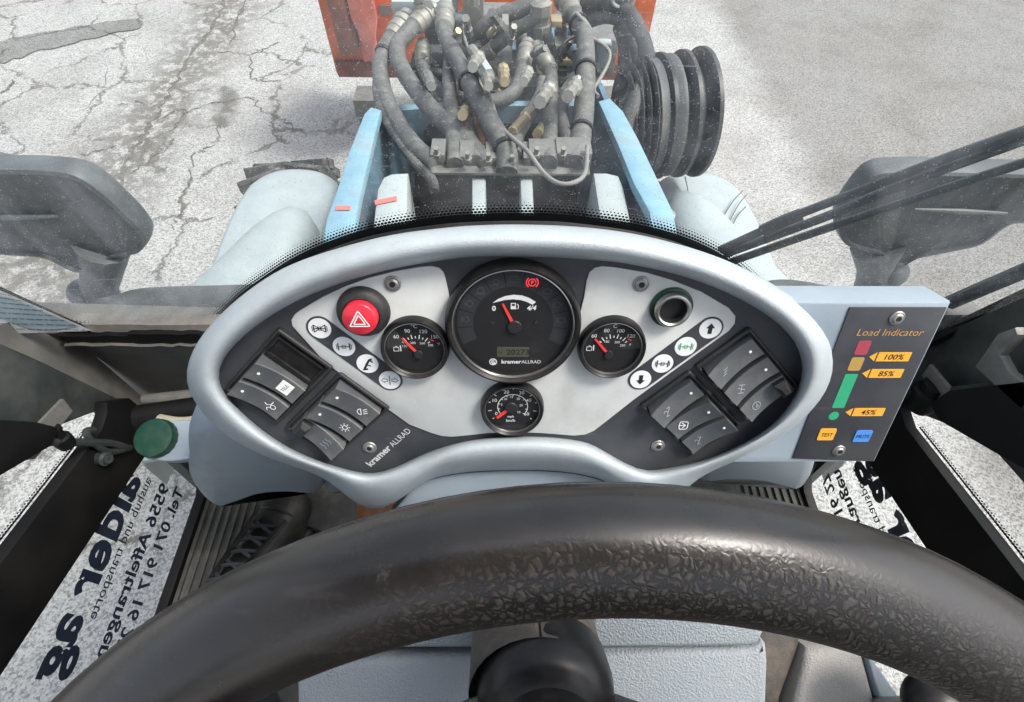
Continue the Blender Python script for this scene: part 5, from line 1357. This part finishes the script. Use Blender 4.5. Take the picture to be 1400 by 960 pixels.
w_ = B(MD); w_.text('0', 6.4, c[0] - 16.4, c[1] + 12.4, ZM, bold=.22); w_.text('4/4', 6.0, c[0] + 15.2, c[1] + 13.0, ZM, bold=.18, shear=.2)
x, y = c[0] + .6, c[1] + 16.6
w_.poly([(x - 2.8, y - 2.8), (x + 1.6, y - 2.8), (x + 1.6, y + 3), (x - 2.8, y + 3)], ZM); w_.stroke([(x + 2.6, y + 2), (x + 3.6, y + 1), (x + 3.6, y - 2.2), (x + 2.2, y - 2.2)], .7, ZM)
w_.build('fuel_scale_print', M['white'], G, smooth=0)
w_ = B(MD); w_.poly([(x - 2.0, y + .3), (x + .8, y + .3), (x + .8, y + 2.2), (x - 2.0, y + 2.2)], ZM + .05); w_.build('pump_window', M['ink'], G, smooth=0)
needle(G, c, (1.4, -2.6), (-9.0, 19.2), 6.2, 1.5, .8)
for dx, dy in ((-18, .4), (19.6, 1.2)):
    w_ = B(MD); w_.lathe([(1.6, 2.2), (1.6, 3.2), (.01, 3.4)], (c[0] + dx, c[1] + dy, 0), (0, 0, 1), 14); w_.build('dial_rivet', M['hub'], G)
w_ = B(MD); w_.prism(rrect(28.5, 10, 1, 3, c[0] + .2, c[1] - 28.4), 2.0, 2.6); lc = w_.build('hour_display', M['lcd'], G, smooth=0)
w_ = B(MD); w_.text('20273', 7.6, c[0] + 4.6, c[1] - 31.0, 2.7, bold=.12, sx=1.1); w_.text('H', 5, c[0] - 11, c[1] - 30.4, 2.7); w_.build('display_digits', M['ink'], lc, smooth=0)
w_ = B(MD); w_.text('kramer', 5.4, c[0] + 7.6, c[1] - 40.4, ZM, 'RIGHT', bold=.16, sx=1.12); w_.text('ALLRAD', 4.9, c[0] + 7.9, c[1] - 40.4, ZM, 'LEFT', sx=.98)
w_.prism(circ(3.5, 24, c[0] - 17.6, c[1] - 38.8), 2.3, 2.45); w_.build('maker_lettering', M['white'], G, smooth=0)
w_ = B(MD); w_.stroke(circ(2.2, 18, c[0] - 17.6, c[1] - 38.8, -30, 250), .7, ZM + .1); w_.stroke([(c[0] - 18.6, c[1] - 38.4), (c[0] - 17.6, c[1] - 39.4), (c[0] - 15.6, c[1] - 37.2)], .7, ZM + .12); w_.build('maker_emblem', M['ink'], G, smooth=0)

# lettering on the anthracite face
a, e = Vector(uv(507, 638, -2)), Vector(uv(563, 589, -2))
ang = math.degrees(math.atan2(e.y - a.y, e.x - a.x)); L_ = (e - a).length
w_ = B(MD)
dvec = (e - a).normalized()
w_.text('kramer', 10.4, a.x, a.y, -1.4, 'LEFT', bold=.28, rot=ang, sx=L_ * .535 / (10.4 * 3.0))
mid = a + dvec * (L_ * .56)
w_.text('ALLRAD', 9.2, mid.x, mid.y, -1.4, 'LEFT', rot=ang, sx=L_ * .45 / (9.2 * 3.75))
w_.build('maker_lettering', flat('print_silver', (.62, .64, .65)), dash, smooth=0)

# ------------------------------------------------------------------ rocker switch banks
S2 = math.sqrt(.5)
def bank(o, mir, label, rockers):
    """o: top corner; local x = along the rocker, y = along the row of rockers"""
    bx = Vector((S2 * (1 if not mir else -1), -S2, 0)); ay = Vector((-S2 * (1 if not mir else -1), -S2, 0))
    m = MD @ Matrix(((bx.x, ay.x, 0, o[0]), (bx.y, ay.y, 0, o[1]), (0, 0, 1, -2), (0, 0, 0, 1)))
    b = B(m)
    W, Hh = 58, 90
    def rr(i, z): return [(p[0], p[1], z) for p in rrect(W - 2 * i, Hh - 2 * i, max(.6, 3 - i * .5), 4, W / 2, Hh / 2)]
    b.loft([rr(0, -.5), rr(0, 3.0), rr(.8, 4.2), rr(2.4, 4.4), rr(3.4, 3.4), rr(3.6, -8)], True, False, True)
    bk_ = b.build('switch_bank', M['blackm'], dash, smooth=30); tag(bk_, label)
    for slot, kind, icon, extra in rockers:
        y0 = 5.2 + slot * 26.8; y1 = y0 + 25.6
        yc = (y0 + y1) / 2
        # surround of each slot
        if kind == 'blank':
            b = B(m); b.loft([[(p[0], p[1], z) for p in rrect(48 - 2 * i, 22 - 2 * i, 1.5, 3, 29, yc)] for i, z in ((0, -2), (0, 3.2), (1.6, 3.4), (2.2, 1.0))], True, False, True); b.build('blank_cover', M['black'], bk_, smooth=30)
            continue
        # rocker body: concave saddle along its length, pressed at one end
        n = 14
        x0, x1 = 5.0, 53.0
        lo_, hi_ = [], []
        loops_ = []
        for k in range(n + 1):
            t = k / n; x = x0 + (x1 - x0) * t
            up = 5.0 + (11.0 if kind == 'a' else 4.5) * (1 - t) ** 2 + (4.5 if kind == 'a' else 11.0) * t ** 2
            wy = 10.7
            loops_.append([(x, yc - wy, -3), (x, yc - wy, up - .8), (x, yc - wy + .8, up), (x, yc - 4, up - .25), (x, yc + 4, up - .25), (x, yc + wy - .8, up), (x, yc + wy, up - .8), (x, yc + wy, -3)])
        b = B(m); b.loft(loops_, True, True, True)
        rk = b.build('rocker_switch', M['rocker'], bk_, smooth=25)
        def hgt(x):
            t = (x - x0) / (x1 - x0); return 5.0 + (11.0 if kind == 'a' else 4.5) * (1 - t) ** 2 + (4.5 if kind == 'a' else 11.0) * t ** 2
        # small clear window dot
        dx = 13.0
        b = B(m); b.lathe([(1.35, hgt(dx) - .4), (1.35, hgt(dx) + .25), (.01, hgt(dx) + .45)], (dx, yc, 0), (0, 0, 1), 12); b.build('indicator_dot', M['white'], rk)
        if icon:
            b = B(m); icon(b, 40.0, yc, hgt); b.build('switch_symbol', M['inkgrey'] if not extra == 'bright' else M['white'], rk, smooth=0)
        if extra == 'tele':
            b = B(m)
            P = [(32.5, yc - 6.5), (44.5, yc - 6.5), (44.5, yc + 6.5), (32.5, yc + 6.5)]
            b.loft([[(p[0], p[1], hgt(p[0]) + .15) for p in P], [(p[0], p[1], hgt(p[0]) + .45) for p in P]], True, True, True); stc = b.build('sticker', flat('sticker_white', (.82, .82, .80)), rk, smooth=0)
            b = B(m); b.text('TELE.', 4.6, 0, 0, 0, bold=.05, sx=.9)
            inv = m.inverted(); L = [inv @ v.co for v in b.bm.verts]
            for v, q in zip(b.bm.verts, L):
                # letters climb to the upper right, upright seen from the seat
                px_ = 38.5 + 1.6 - q.y; v.co = m @ Vector((px_, yc - q.x, hgt(px_) + .7))
            b.build('sticker_lettering', M['ink'], stc, smooth=0)
        if extra == 'lock':
            b = B(m); b.loft([[(x, y, z) for x, y in ((6, yc - 9), (17, yc - 9), (17, yc + 9), (6, yc + 9))] for z in (5, 13)] + [[(9.5, yc - 4, 17), (14, yc - 4, 17), (14, yc + 4, 17), (9.5, yc + 4, 17)]], True, False, True); b.build('lock_slider', M['blackm'], rk, smooth=10)
    return bk_
def put(b, x, y, hgt, lines, w=.7, s=1.0, rot=0):
    ca, sa = math.cos(R_(rot)), math.sin(R_(rot))
    for k, ln in enumerate(lines):
        P = [(x + (px * ca - py * sa) * s, y + (px * sa + py * ca) * s) for px, py in ln]
        for i in range(len(P) - 1):
            a, c_ = Vector(P[i]), Vector(P[i + 1])
            if (c_ - a).length < 1e-6: continue
            d = (c_ - a).normalized(); nn_ = Vector((-d.y, d.x)) * w / 2
            q = [a - nn_, c_ - nn_, c_ + nn_, a + nn_]
            b.face([b.v((p.x, p.y, hgt(p.x) + .35 + .01 * k)) for p in q])
def ic_pump(mir):
    return lambda b, x, y, h: put(b, x, y, h, [circ(2.4, 10, 2, -2) + [circ(2.4, 10, 2, -2)[0]], [(-4, -4), (-1, -1), (-1, 3), (-4, 4)], [(2, .4), (2, 4), (5, 4)]], .8, 1.0, 45 if not mir else 135)
def ic_lamp(mir): return lambda b, x, y, h: put(b, x, y, h, [circ(3.4, 10, -1, 0, 90, 270) + [(-1, -3.4)], [(-1, 3.4), (-1, -3.4)], [(1, 2.6), (5, 1.6)], [(1, .4), (5, -.6)], [(1, -1.8), (5, -2.8)]], .8, 1.0, -45 if not mir else 225)
def ic_sun(mir): return lambda b, x, y, h: put(b, x, y, h, [circ(2.4, 12) + [circ(2.4, 12)[0]]] + [[(3.4 * math.cos(a), 3.4 * math.sin(a)), (5.2 * math.cos(a), 5.2 * math.sin(a))] for a in [R_(45 * k) for k in range(8)]], .8)
def ic_heat(mir): return lambda b, x, y, h: put(b, x - 2, y, h, [[(-4, q), (-2, q + 1), (1, q - 1), (4, q)] for q in (-4, 0, 4)], .8)
def ic_wiper(mir): return lambda b, x, y, h: put(b, x, y, h, [rrect(9, 8, 1.5, 3) + [rrect(9, 8, 1.5, 3)[0]], [(-3, -2), (0, 2), (0, -5)], [(0, 2), (3, -1)]], .9, 1.0, 45)
def ic_lines(mir): return lambda b, x, y, h: put(b, x, y, h, [[(-4, -2), (0, -2)], [(0, 2), (4, 2)], [(-2, 0), (2, 0)]], .8)
def ic_axle(mir): return lambda b, x, y, h: put(b, x, y, h, [[(-4, -3), (-4, 3)], [(4, -3), (4, 3)], [(-4, 0), (4, 0)], [(-1, -4), (1, 4)]], .8, 1.0, 45)
def ic_p(mir): return lambda b, x, y, h: put(b, x, y, h, [circ(4, 16) + [circ(4, 16)[0]], [(-1, -2), (-1, 2), (1, 1.6), (1, .4), (-1, 0)]], .7)
def ic_ex(mir): return lambda b, x, y, h: put(b, x, y, h, [[(-4, -3), (4, 3)], [(-4, -3), (-1, -4)], [(0, 0), (2, -3), (4, -2)], [(4, 3), (1, 4)]], .8)
bank((-205.7, -7.0), False, 'left upper bank of switches with an empty slot and TELE sticker', [(0, 'blank', None, None), (1, 'a', None, 'tele'), (2, 'a', ic_pump(0), 'bright')])
bank((-160.0, -52.4), False, 'left lower bank of three rocker switches', [(0, 'a', ic_lamp(0), 'bright'), (1, 'a', ic_sun(0), 'bright'), (2, 'b', ic_heat(0), 'lock')])
bank((204.0, -6.0), True, 'right upper bank of three rocker switches', [(0, 'b', ic_lines(1), None), (1, 'b', ic_axle(1), None), (2, 'b', ic_p(1), 'lock')])
bank((159.5, -51.0), True, 'right lower bank of three rocker switches', [(0, 'b', ic_ex(1), None), (1, 'a', ic_wiper(1), 'bright'), (2, 'a', ic_ex(1), None)])

# ================================================================== load indicator
li = thing('load_indicator', D(320, -170, -40), 'blue grey load indicator box with coloured bars beside the dashboard', 'load indicator')
b = B(MD); b.prism([(236, 18), (374, 18), (376, -166), (205, -166), (225, -152), (256, -130), (276, -100), (281, -60), (268, -20)], -34, 0, 3.0); b.build('box_body', M['cover'], li)
b = B(MD); b.prism([(286, 13.5), (370.5, 13.5), (372.5, -163.5), (286.5, -159)], -.2, 1.4, .3); b.build('front_plate', M['anthra'], li)
zL = 1.7
def rect_px(pts): return [uv(x, y, 1.6) for x, y in pts]
def zd(x, y): return 1060 + x / 3.427, 380 + y / 3.427
def lrect(cx, cy, w, h, r, mat, name, z=zL):
    u_, v_ = uv(*zd(cx, cy), 1.6)
    b = B(MD); b.prism(rrect(w, h, r, 4, u_, v_), 1.2, z); return b.build(name, mat, li, smooth=0), (u_, v_)
lrect(410, 328, 12.0, 14.6, 2, M['red_print'], 'red_bar')
lrect(378, 404, 12.0, 14.4, 2, M['amber_print'], 'amber_bar')
lrect(325, 532, 12.0, 39.0, .8, M['green_print'], 'green_bar')
u_, v_ = uv(*zd(274, 647), 1.6); b = B(MD); b.prism(circ(4.9, 28, u_, v_), 1.2, zL); b.build('green_dot', M['green_print'], li, smooth=0)
u_, v_ = uv(*zd(532, 268), 1.6); b = B(MD); b.text('Load Indicator', 9.6, u_, v_ - .6, zL, bold=.02, shear=.12, sx=1.06); b.build('title_lettering', flat('print_gold', (.50, .27, .09)), li, smooth=0)
for cx, cy, tx in ((540, 370, '100%'), (505, 448, '85%'), (422, 629, '45%')):
    u_, v_ = uv(*zd(cx + 14, cy), 1.6)
    b = B(MD); b.prism([(u_ - 15, v_ - 4.8), (u_ + 15.4, v_ - 4.8), (u_ + 15.4, v_ + 4.8), (u_ - 15, v_ + 4.8)], 1.2, zL); b.prism([(u_ - 16.4, v_ - 4.8), (u_ - 16.4, v_ + 4.8), (u_ - 22.5, v_)], 1.2, zL); ar = b.build('percent_arrow', M['orange_print'], li, smooth=0)
    b = B(MD); b.text(tx, 8.0, u_, v_ - 2.8, zL + .2, bold=.05, shear=.1, sx=1.1); b.build('percent_lettering', M['ink'], ar, smooth=0)
for cx, cy, tx, mt in ((240, 733, 'TEST', 'orange_print'), (408, 741, 'MUTE', 'blue_print')):
    o_, (u_, v_) = lrect(cx, cy, 16.5, 14.5, 1.5, M[mt], 'push_button', 2.2)
    b = B(MD); b.text(tx, 6.4, u_, v_ - 2.2, 2.4, sx=.84, shear=.05); b.build('button_lettering', M['ink'], o_, smooth=0)
screw(uv(1226, 434.6, 1.4), li, 1.4, 6.6); screw(uv(1146.4, 615.8, 1.4), li, 1.4, 6.6)

# ================================================================== covers under the pod
# steering column cover that fills the arch
cc = thing('column_cover', D(0, -260, -80), 'smooth blue grey steering column cover under the dashboard arch', 'cover')
Pp = [(537, 697), (548, 684), (562, 669), (586, 655.5), (622, 647.5), (660, 644), (700, 642.5), (740, 643), (780, 646), (814, 653), (838, 663), (858, 680), (872, 697), (872, 800), (537, 800)]
Pu = [uv(x, y + 3, -8) for x, y in Pp]
loopsC = []
n = 40
arc = catmull([(p[0], p[1], 0) for p in Pu[:13]], 5)
for t, w in ((0, -26), (.0, -10), (.03, -5), (.10, -1), (.35, 1), (1.0, 0)):
    loopsC.append([(p.x * (1 - .06 * t), p.y - 80 * t, w - 8) for p in arc])
B(MD).loft(loopsC, closed=False).build('cover_shell', M['cover'], cc, smooth=60)
# black tube around it, standing in for the shade in the gap
b = B(MD); b.tube([(p.x, p.y + 1, -12) for p in arc], 2.2, 8); b.build('gap_shade', M['ink'], cc)

def side_arm(px, Yp, thick, name, label):
    P = [ony(x, y, Yp) for x, y in px]
    m = frame((P[0].x, Yp, P[0].z), (1, 0, 0), (0, 0, 1)); inv = m.inverted()
    O = [Vector(((inv @ p).x, (inv @ p).y)) for p in P]
    O = [Vector((q[0], q[1])) for q in catmull([(o.x, o.y, 0) for o in O], 3, closed=True)]
    c_ = sum(O, Vector((0, 0))) / len(O)
    def sc(d, z):
        out = []
        n_ = len(O)
        area = sum(O[i].x * O[(i + 1) % n_].y - O[(i + 1) % n_].x * O[i].y for i in range(n_)); sg = 1 if area > 0 else -1
        for i in range(n_):
            e = (O[(i + 1) % n_] - O[i - 1]).normalized(); nr = Vector((-e.y, e.x)) * sg
            out.append((O[i].x + nr.x * d, O[i].y + nr.y * d, z))
        return out
    b = B(m); b.loft([sc(.012, -thick), sc(0, -thick * .6), sc(0, -.02), sc(.004, -.008), sc(.012, 0), sc(.024, .004)], True, True, True)
    return tag(b.build(name, M['cover'], smooth=50), label, 'cover')
side_arm([(252, 632), (251, 650), (262, 672), (284, 690), (312, 696), (342, 690), (368, 679), (400, 676), (440, 677), (440, 640), (430, 590), (330, 570), (262, 585), (250, 610)], .26, .09, 'pod_side_cover', 'blue grey rounded cover under the left end of the dashboard')
side_arm([(440, 646), (440, 674), (490, 678), (520, 670), (520, 640)], .275, .05, 'pod_link_tube', 'short blue grey tube joining the left cover to the column')
side_arm([(1122, 618), (1120, 640), (1110, 662), (1092, 671), (1066, 672), (1030, 662), (990, 660), (952, 662), (952, 630), (1000, 600), (1120, 590)], .27, .09, 'pod_side_cover', 'blue grey rounded cover under the right end of the dashboard')
side_arm([(950, 640), (950, 660), (905, 664), (880, 660), (880, 630)], .285, .05, 'pod_link_tube', 'short blue grey tube joining the right cover to the column')
# reservoir tab with green screw cap
fr_ = thing('fluid_reservoir', ony(220, 620, .30), 'blue grey reservoir neck with round green screw cap', 'reservoir')
o_ = ony(222, 606, .30)
m = frame(o_, (1, 0, 0), (0, .95, .30)); inv = m.inverted(); nn = m.to_3x3() @ Vector((0, 0, 1))
tb = [Vector((inv @ on_plane(x, y, o_, nn)).xy) for x, y in ((187, 604), (188, 618), (200, 627), (225, 631), (252, 629), (290, 620), (290, 580), (245, 574), (200, 582))]
b = B(m); b.prism([(p.x, p.y) for p in catmull([(q.x, q.y, 0) for q in tb], 3, closed=True)], -.02, .0, .004); b.build('neck', M['cover'], fr_)
cp = inv @ on_plane(217, 600, o_, nn)
b = B(m)
lp_ = []
for r, h in ((.0255, 0), (.0255, .010), (.0245, .0125), (.021, .0135)):
    lp_.append([(cp.x + r * (1 + (.018 if (k // 2) % 2 and h < .011 else 0)) * math.cos(2 * math.pi * k / 72), cp.y + r * (1 + (.018 if (k // 2) % 2 and h < .011 else 0)) * math.sin(2 * math.pi * k / 72), h) for k in range(72)])
b.loft(lp_, True, True, True); b.build('screw_cap', M['green_dk'], fr_, smooth=30)

# ================================================================== steering wheel
WT = R_(47.45); WC = Vector((.0125 + .0035, -.1071, 2.0402)); WR, Wr = .2145, .018
wax = Vector((0, -math.sin(WT), math.cos(WT))); wup = Vector((0, math.cos(WT), math.sin(WT)))
mw = frame(WC, (1, 0, 0), wup)
sw = thing('steering_wheel', WC - wax * .12, 'large worn black steering wheel in the foreground', 'steering wheel')
b = B()
lo_ = []
nseg, nt_ = 144, 32
for i in range(nseg):
    a = 2 * math.pi * i / nseg
    rad = Vector((math.sin(a), math.cos(a), 0)); cpt = rad * WR
    lo_.append([cpt + rad * Wr * math.cos(2 * math.pi * k / nt_) + Vector((0, 0, Wr * math.sin(2 * math.pi * k / nt_))) for k in range(nt_)])
b.loft(lo_ + [lo_[0]])
bmesh.ops.remove_doubles(b.bm, verts=b.bm.verts, dist=1e-6)
bmesh.ops.recalc_face_normals(b.bm, faces=b.bm.faces)
me = bpy.data.meshes.new('rim'); b.bm.to_mesh(me); b.bm.free()
me.polygons.foreach_set('use_smooth', [True] * len(me.polygons)); me.materials.append(M['wheel'])
rim = bpy.data.objects.new('rim', me); place(rim, WC, sw); rim.rotation_euler = mw.to_euler()
# moulded seam line on the far side of the rim
for dr, dz, r in ((Wr * .72, -Wr * .70, .0011),):
    P = [mw @ Vector(((WR + dr) * math.sin(2 * math.pi * k / 120), (WR + dr) * math.cos(2 * math.pi * k / 120), dz)) for k in range(121)]
    b = B(); b.tube(P, r, 6, caps=False); b.build('mould_seam', M['blackm'], sw)
hc = WC - wax * .15
b = B(); b.lathe([(.046, -.03), (.047, -.012), (.045, .004), (.039, .012), (.030, .016), (.029, .013), (.012, .016), (.001, .0165)], hc, wax, 48, True); b.build('hub', M['black'], sw, smooth=40)
for ang in (97, 180, 263):
    d = wup * math.cos(R_(ang)) + Vector((1, 0, 0)) * math.sin(R_(ang))
    P = catmull([hc + d * .04, hc + d * .11 + wax * .03, WC + d * (WR - .02) - wax * .02, WC + d * WR], 6)
    b = B(); b.tube(P, .014, 12, flat=(.45, wax)); b.build('spoke', M['blackm'], sw, smooth=50)

# steering column: two dusty half shells with a seam
col = thing('steering_column', WC - wax * .45, 'dusty brown black steering column below the wheel hub', 'steering column')
for s_ in (-1, 1):
    lo_ = []
    for h in (.156, .18, .22, .27):
        cpt = WC - wax * h + Vector((-.004, 0, 0))
        rr_ = .047 if h < .31 else .05
        lo_.append([cpt + Vector((1, 0, 0)) * (s_ * (.0008 + rr_ * math.sin(R_(a)))) + wup * (rr_ * math.cos(R_(a))) for a in range(0, 181, 12)])
    b = B(); b.loft(lo_, closed=False); b.build('half_shell', M['columnb'], col, smooth=50)
# grained storage boxes beside the column
def storage(px_lid, px_body, label):
    o = Vector((0, .06, 1.845)); nrm = Vector((0, -.62, .785)); m = frame(o, (1, 0, 0), (0, .785, .62)); inv = m.inverted()
    Lp = [(inv @ on_plane(x, y, o, nrm)).xy for x, y in px_lid]; Bp = [(inv @ on_plane(x, y, o, nrm)).xy for x, y in px_body]
    cx = sum(p.x for p in Bp) / len(Bp); cy = min(p.y for p in Bp)
    w0 = m @ Vector((cx, cy, -.1))
    t = thing('storage_box', w0, label, 'box', 'grained boxes beside the column')
    b = B(m); b.prism([(p.x, p.y) for p in Bp], -.13, .0, .006); b.build('box_body', M['grain'], t, smooth=50)
    b = B(m); b.prism([(p.x, p.y) for p in Lp], -.10, .004, .005); b.build('lid', M['grain'], t, smooth=50)
storage([(424, 884), (659, 884), (657, 800), (424, 800)], [(406, 1040), (666, 1040), (666, 896), (520, 902), (404, 914)], 'pale grained plastic box left of the steering column')
storage([(807, 770), (807, 885), (1020, 882), (1036, 876), (1042, 862), (1042, 770)], [(812, 1040), (1046, 1040), (1050, 960), (1052, 905), (1050, 884), (1044, 879), (1034, 886), (1020, 889), (812, 890)], 'pale grained plastic box right of the steering column')

# ================================================================== foot well: boot, pedal, right hand console
bt = thing('work_boot', (-.46, .25, 1.287), 'black laced leather work boot under the left of the dashboard', 'boot')
toe = Vector((-.425, .375, 1.29)); heel = Vector((-.495, .09, 1.29))
fx = (toe - heel).normalized(); sx_ = fx.cross(Vector((0, 0, 1))).normalized()
sec = [(0, .030, .035, .075), (.06, .037, .05, .11), (.30, .036, .05, .125), (.45, .038, .05, .110), (.58, .045, .05, .085), (.72, .050, .05, .070), (.86, .048, .05, .066), (.94, .038, .05, .058), (.985, .020, .045, .040), (1.0, .006, .03, .03)]
Lb = (toe - heel).length
lo_ = []
for t, w, _, h in sec:
    c_ = heel + fx * (Lb * t)
    lo_.append([c_ + sx_ * (w * math.copysign(abs(math.cos(a)) ** .75, math.cos(a))) + Vector((0, 0, .018 + h * max(0, math.sin(a)) ** .85)) for a in [math.pi * k / 14 for k in range(15)]])
b = B(); b.loft(lo_, closed=False); up_ = b.build('upper', M['leather'], bt, smooth=60)
lo_ = []
for z, e in ((0, 1.0), (.02, 1.08), (.024, 1.04)):
    ring_ = []
    for t, w, _, h in sec: ring_.append(heel + fx * (Lb * t * 1.01) + sx_ * (w * e + .003) + Vector((0, 0, z)))
    for t, w, _, h in reversed(sec): ring_.append(heel + fx * (Lb * t * 1.01) - sx_ * (w * e + .003) + Vector((0, 0, z)))
    lo_.append(ring_)
b = B(); b.loft(lo_, True, True, True); b.build('sole', M['sole'], bt, smooth=30)
# toe cap seam, eyelet flaps and laces
P = [heel + fx * (Lb * .76 + .012 * math.sin(a)) + sx_ * (.049 * math.cos(a)) + Vector((0, 0, .020 + .069 * math.sin(a) ** .85)) for a in [math.pi * k / 14 for k in range(15)]]
b = B(); b.tube(P, .0022, 6); b.build('toe_seam', M['leather'], up_)
for k in range(5):
    t = .70 - .085 * k
    h = .078 + .011 * k; 
    for s_ in (-1, 1):
        a0 = heel + fx * (Lb * t) + sx_ * (s_ * .026) + Vector((0, 0, .016 + h)); a1 = heel + fx * (Lb * (t - .06)) - sx_ * (s_ * .026) + Vector((0, 0, .022 + h))
        b = B(); b.tube(catmull([a0 + Vector((0, 0, -.006)), a0.lerp(a1, .5) + Vector((0, 0, .010)), a1 + Vector((0, 0, -.002))], 4), .0034, 6); b.build('lace', M['cloth'], bt)
for s_ in (-1, 1):
    Pq = [heel + fx * (Lb * t) + sx_ * (s_ * (.030 - .004 * q)) + Vector((0, 0, .020 + h)) for q, (t, h) in enumerate(((.74, .068), (.60, .086), (.46, .106), (.32, .122)))]
    b = B(); b.tube(catmull(Pq, 4), .006, 6); b.build('eyelet_flap', M['leather'], bt)
P = catmull([heel + fx * .05 + Vector((0, 0, .12)), Vector((-.42, .05, 1.48)), Vector((-.33, -.02, 1.60)), Vector((-.25, -.12, 1.74)), Vector((-.20, -.45, 1.76))], 6)
b = B(); n_ = len(P); b.tube(P, [.046 + .030 * (i / (n_ - 1)) for i in range(n_)], 18); b.build('trouser_leg', M['cloth'], bt, smooth=60)
# black treadle to the right of the boot, sandy patches on the mat
pd = thing('foot_pedal', onz(440, 700, 1.30), 'flat black treadle beside the boot', 'pedal')
b = B(); q = [onz(x, y, 1.32) for x, y in ((420, 720), (405, 690), (420, 668), (482, 668), (486, 706), (470, 740))]
b.prism([(p.x, p.y) for p in q], 1.295, 1.325, .004); b.build('treadle', M['mat'], pd)
b = B(); q = [onz(x, y, 1.30) for x, y in ((404, 720), (416, 700), (424, 716), (420, 740))]
b.prism([(p.x, p.y) for p in q], 1.288, 1.300, .002); b.build('sandy_edge', M['sill'], pd)
# right side: grey console, dark bent bracket and lever knob
rc = thing('side_console', (.33, .0, 1.35), 'speckled grey console low at the right of the column', 'console')
o = Vector((0, .02, 1.62)); nrm = Vector((0, -.45, .89)); m = frame(o, (1, 0, 0), (0, .89, .45)); inv = m.inverted()
q = [(inv @ on_plane(x, y, o, nrm)).xy for x, y in ((1062, 1040), (1085, 970), (1100, 905), (1104, 886), (1150, 884), (1180, 892), (1196, 950), (1215, 1040))]
b = B(m); b.prism([(p.x, p.y) for p in q], -.2, 0, .008); b.build('console_body', M['greyplastic'], rc, smooth=50)
q = [(inv @ on_plane(x, y, o, nrm)).xy for x, y in ((1040, 860), (1102, 860), (1102, 886), (1096, 905), (1076, 960), (1060, 1040), (1036, 1040))]
b = B(m); b.prism([(p.x, p.y) for p in q], -.2, -.012, .006); b.build('bent_bracket', M['columnb'], rc, smooth=50)
q = [(inv @ on_plane(x, y, o, nrm)).xy for x, y in ((1182, 894), (1192, 902), (1250, 985), (1216, 985), (1198, 950))]
b = B(m); b.prism([(p.x, p.y) for p in q], -.2, .004, .003); b.build('console_edge', M['cover'], rc, smooth=50)
kp = on_plane(1282, 962, (0, .02, 1.72), (0, -.4, .9))
lv = thing('lever_knob', kp, 'black glossy lever knob at the lower right corner', 'knob')
b = B(); b.ball(kp, .030, 28, 16, (1.15, 1, .8)); b.build('knob', M['black'], lv, smooth=60)
b = B(); b.cyl(kp - Vector((0, 0, .14)), kp - Vector((0, 0, .015)), .008, seg=12); b.build('shaft', M['steel'], lv)
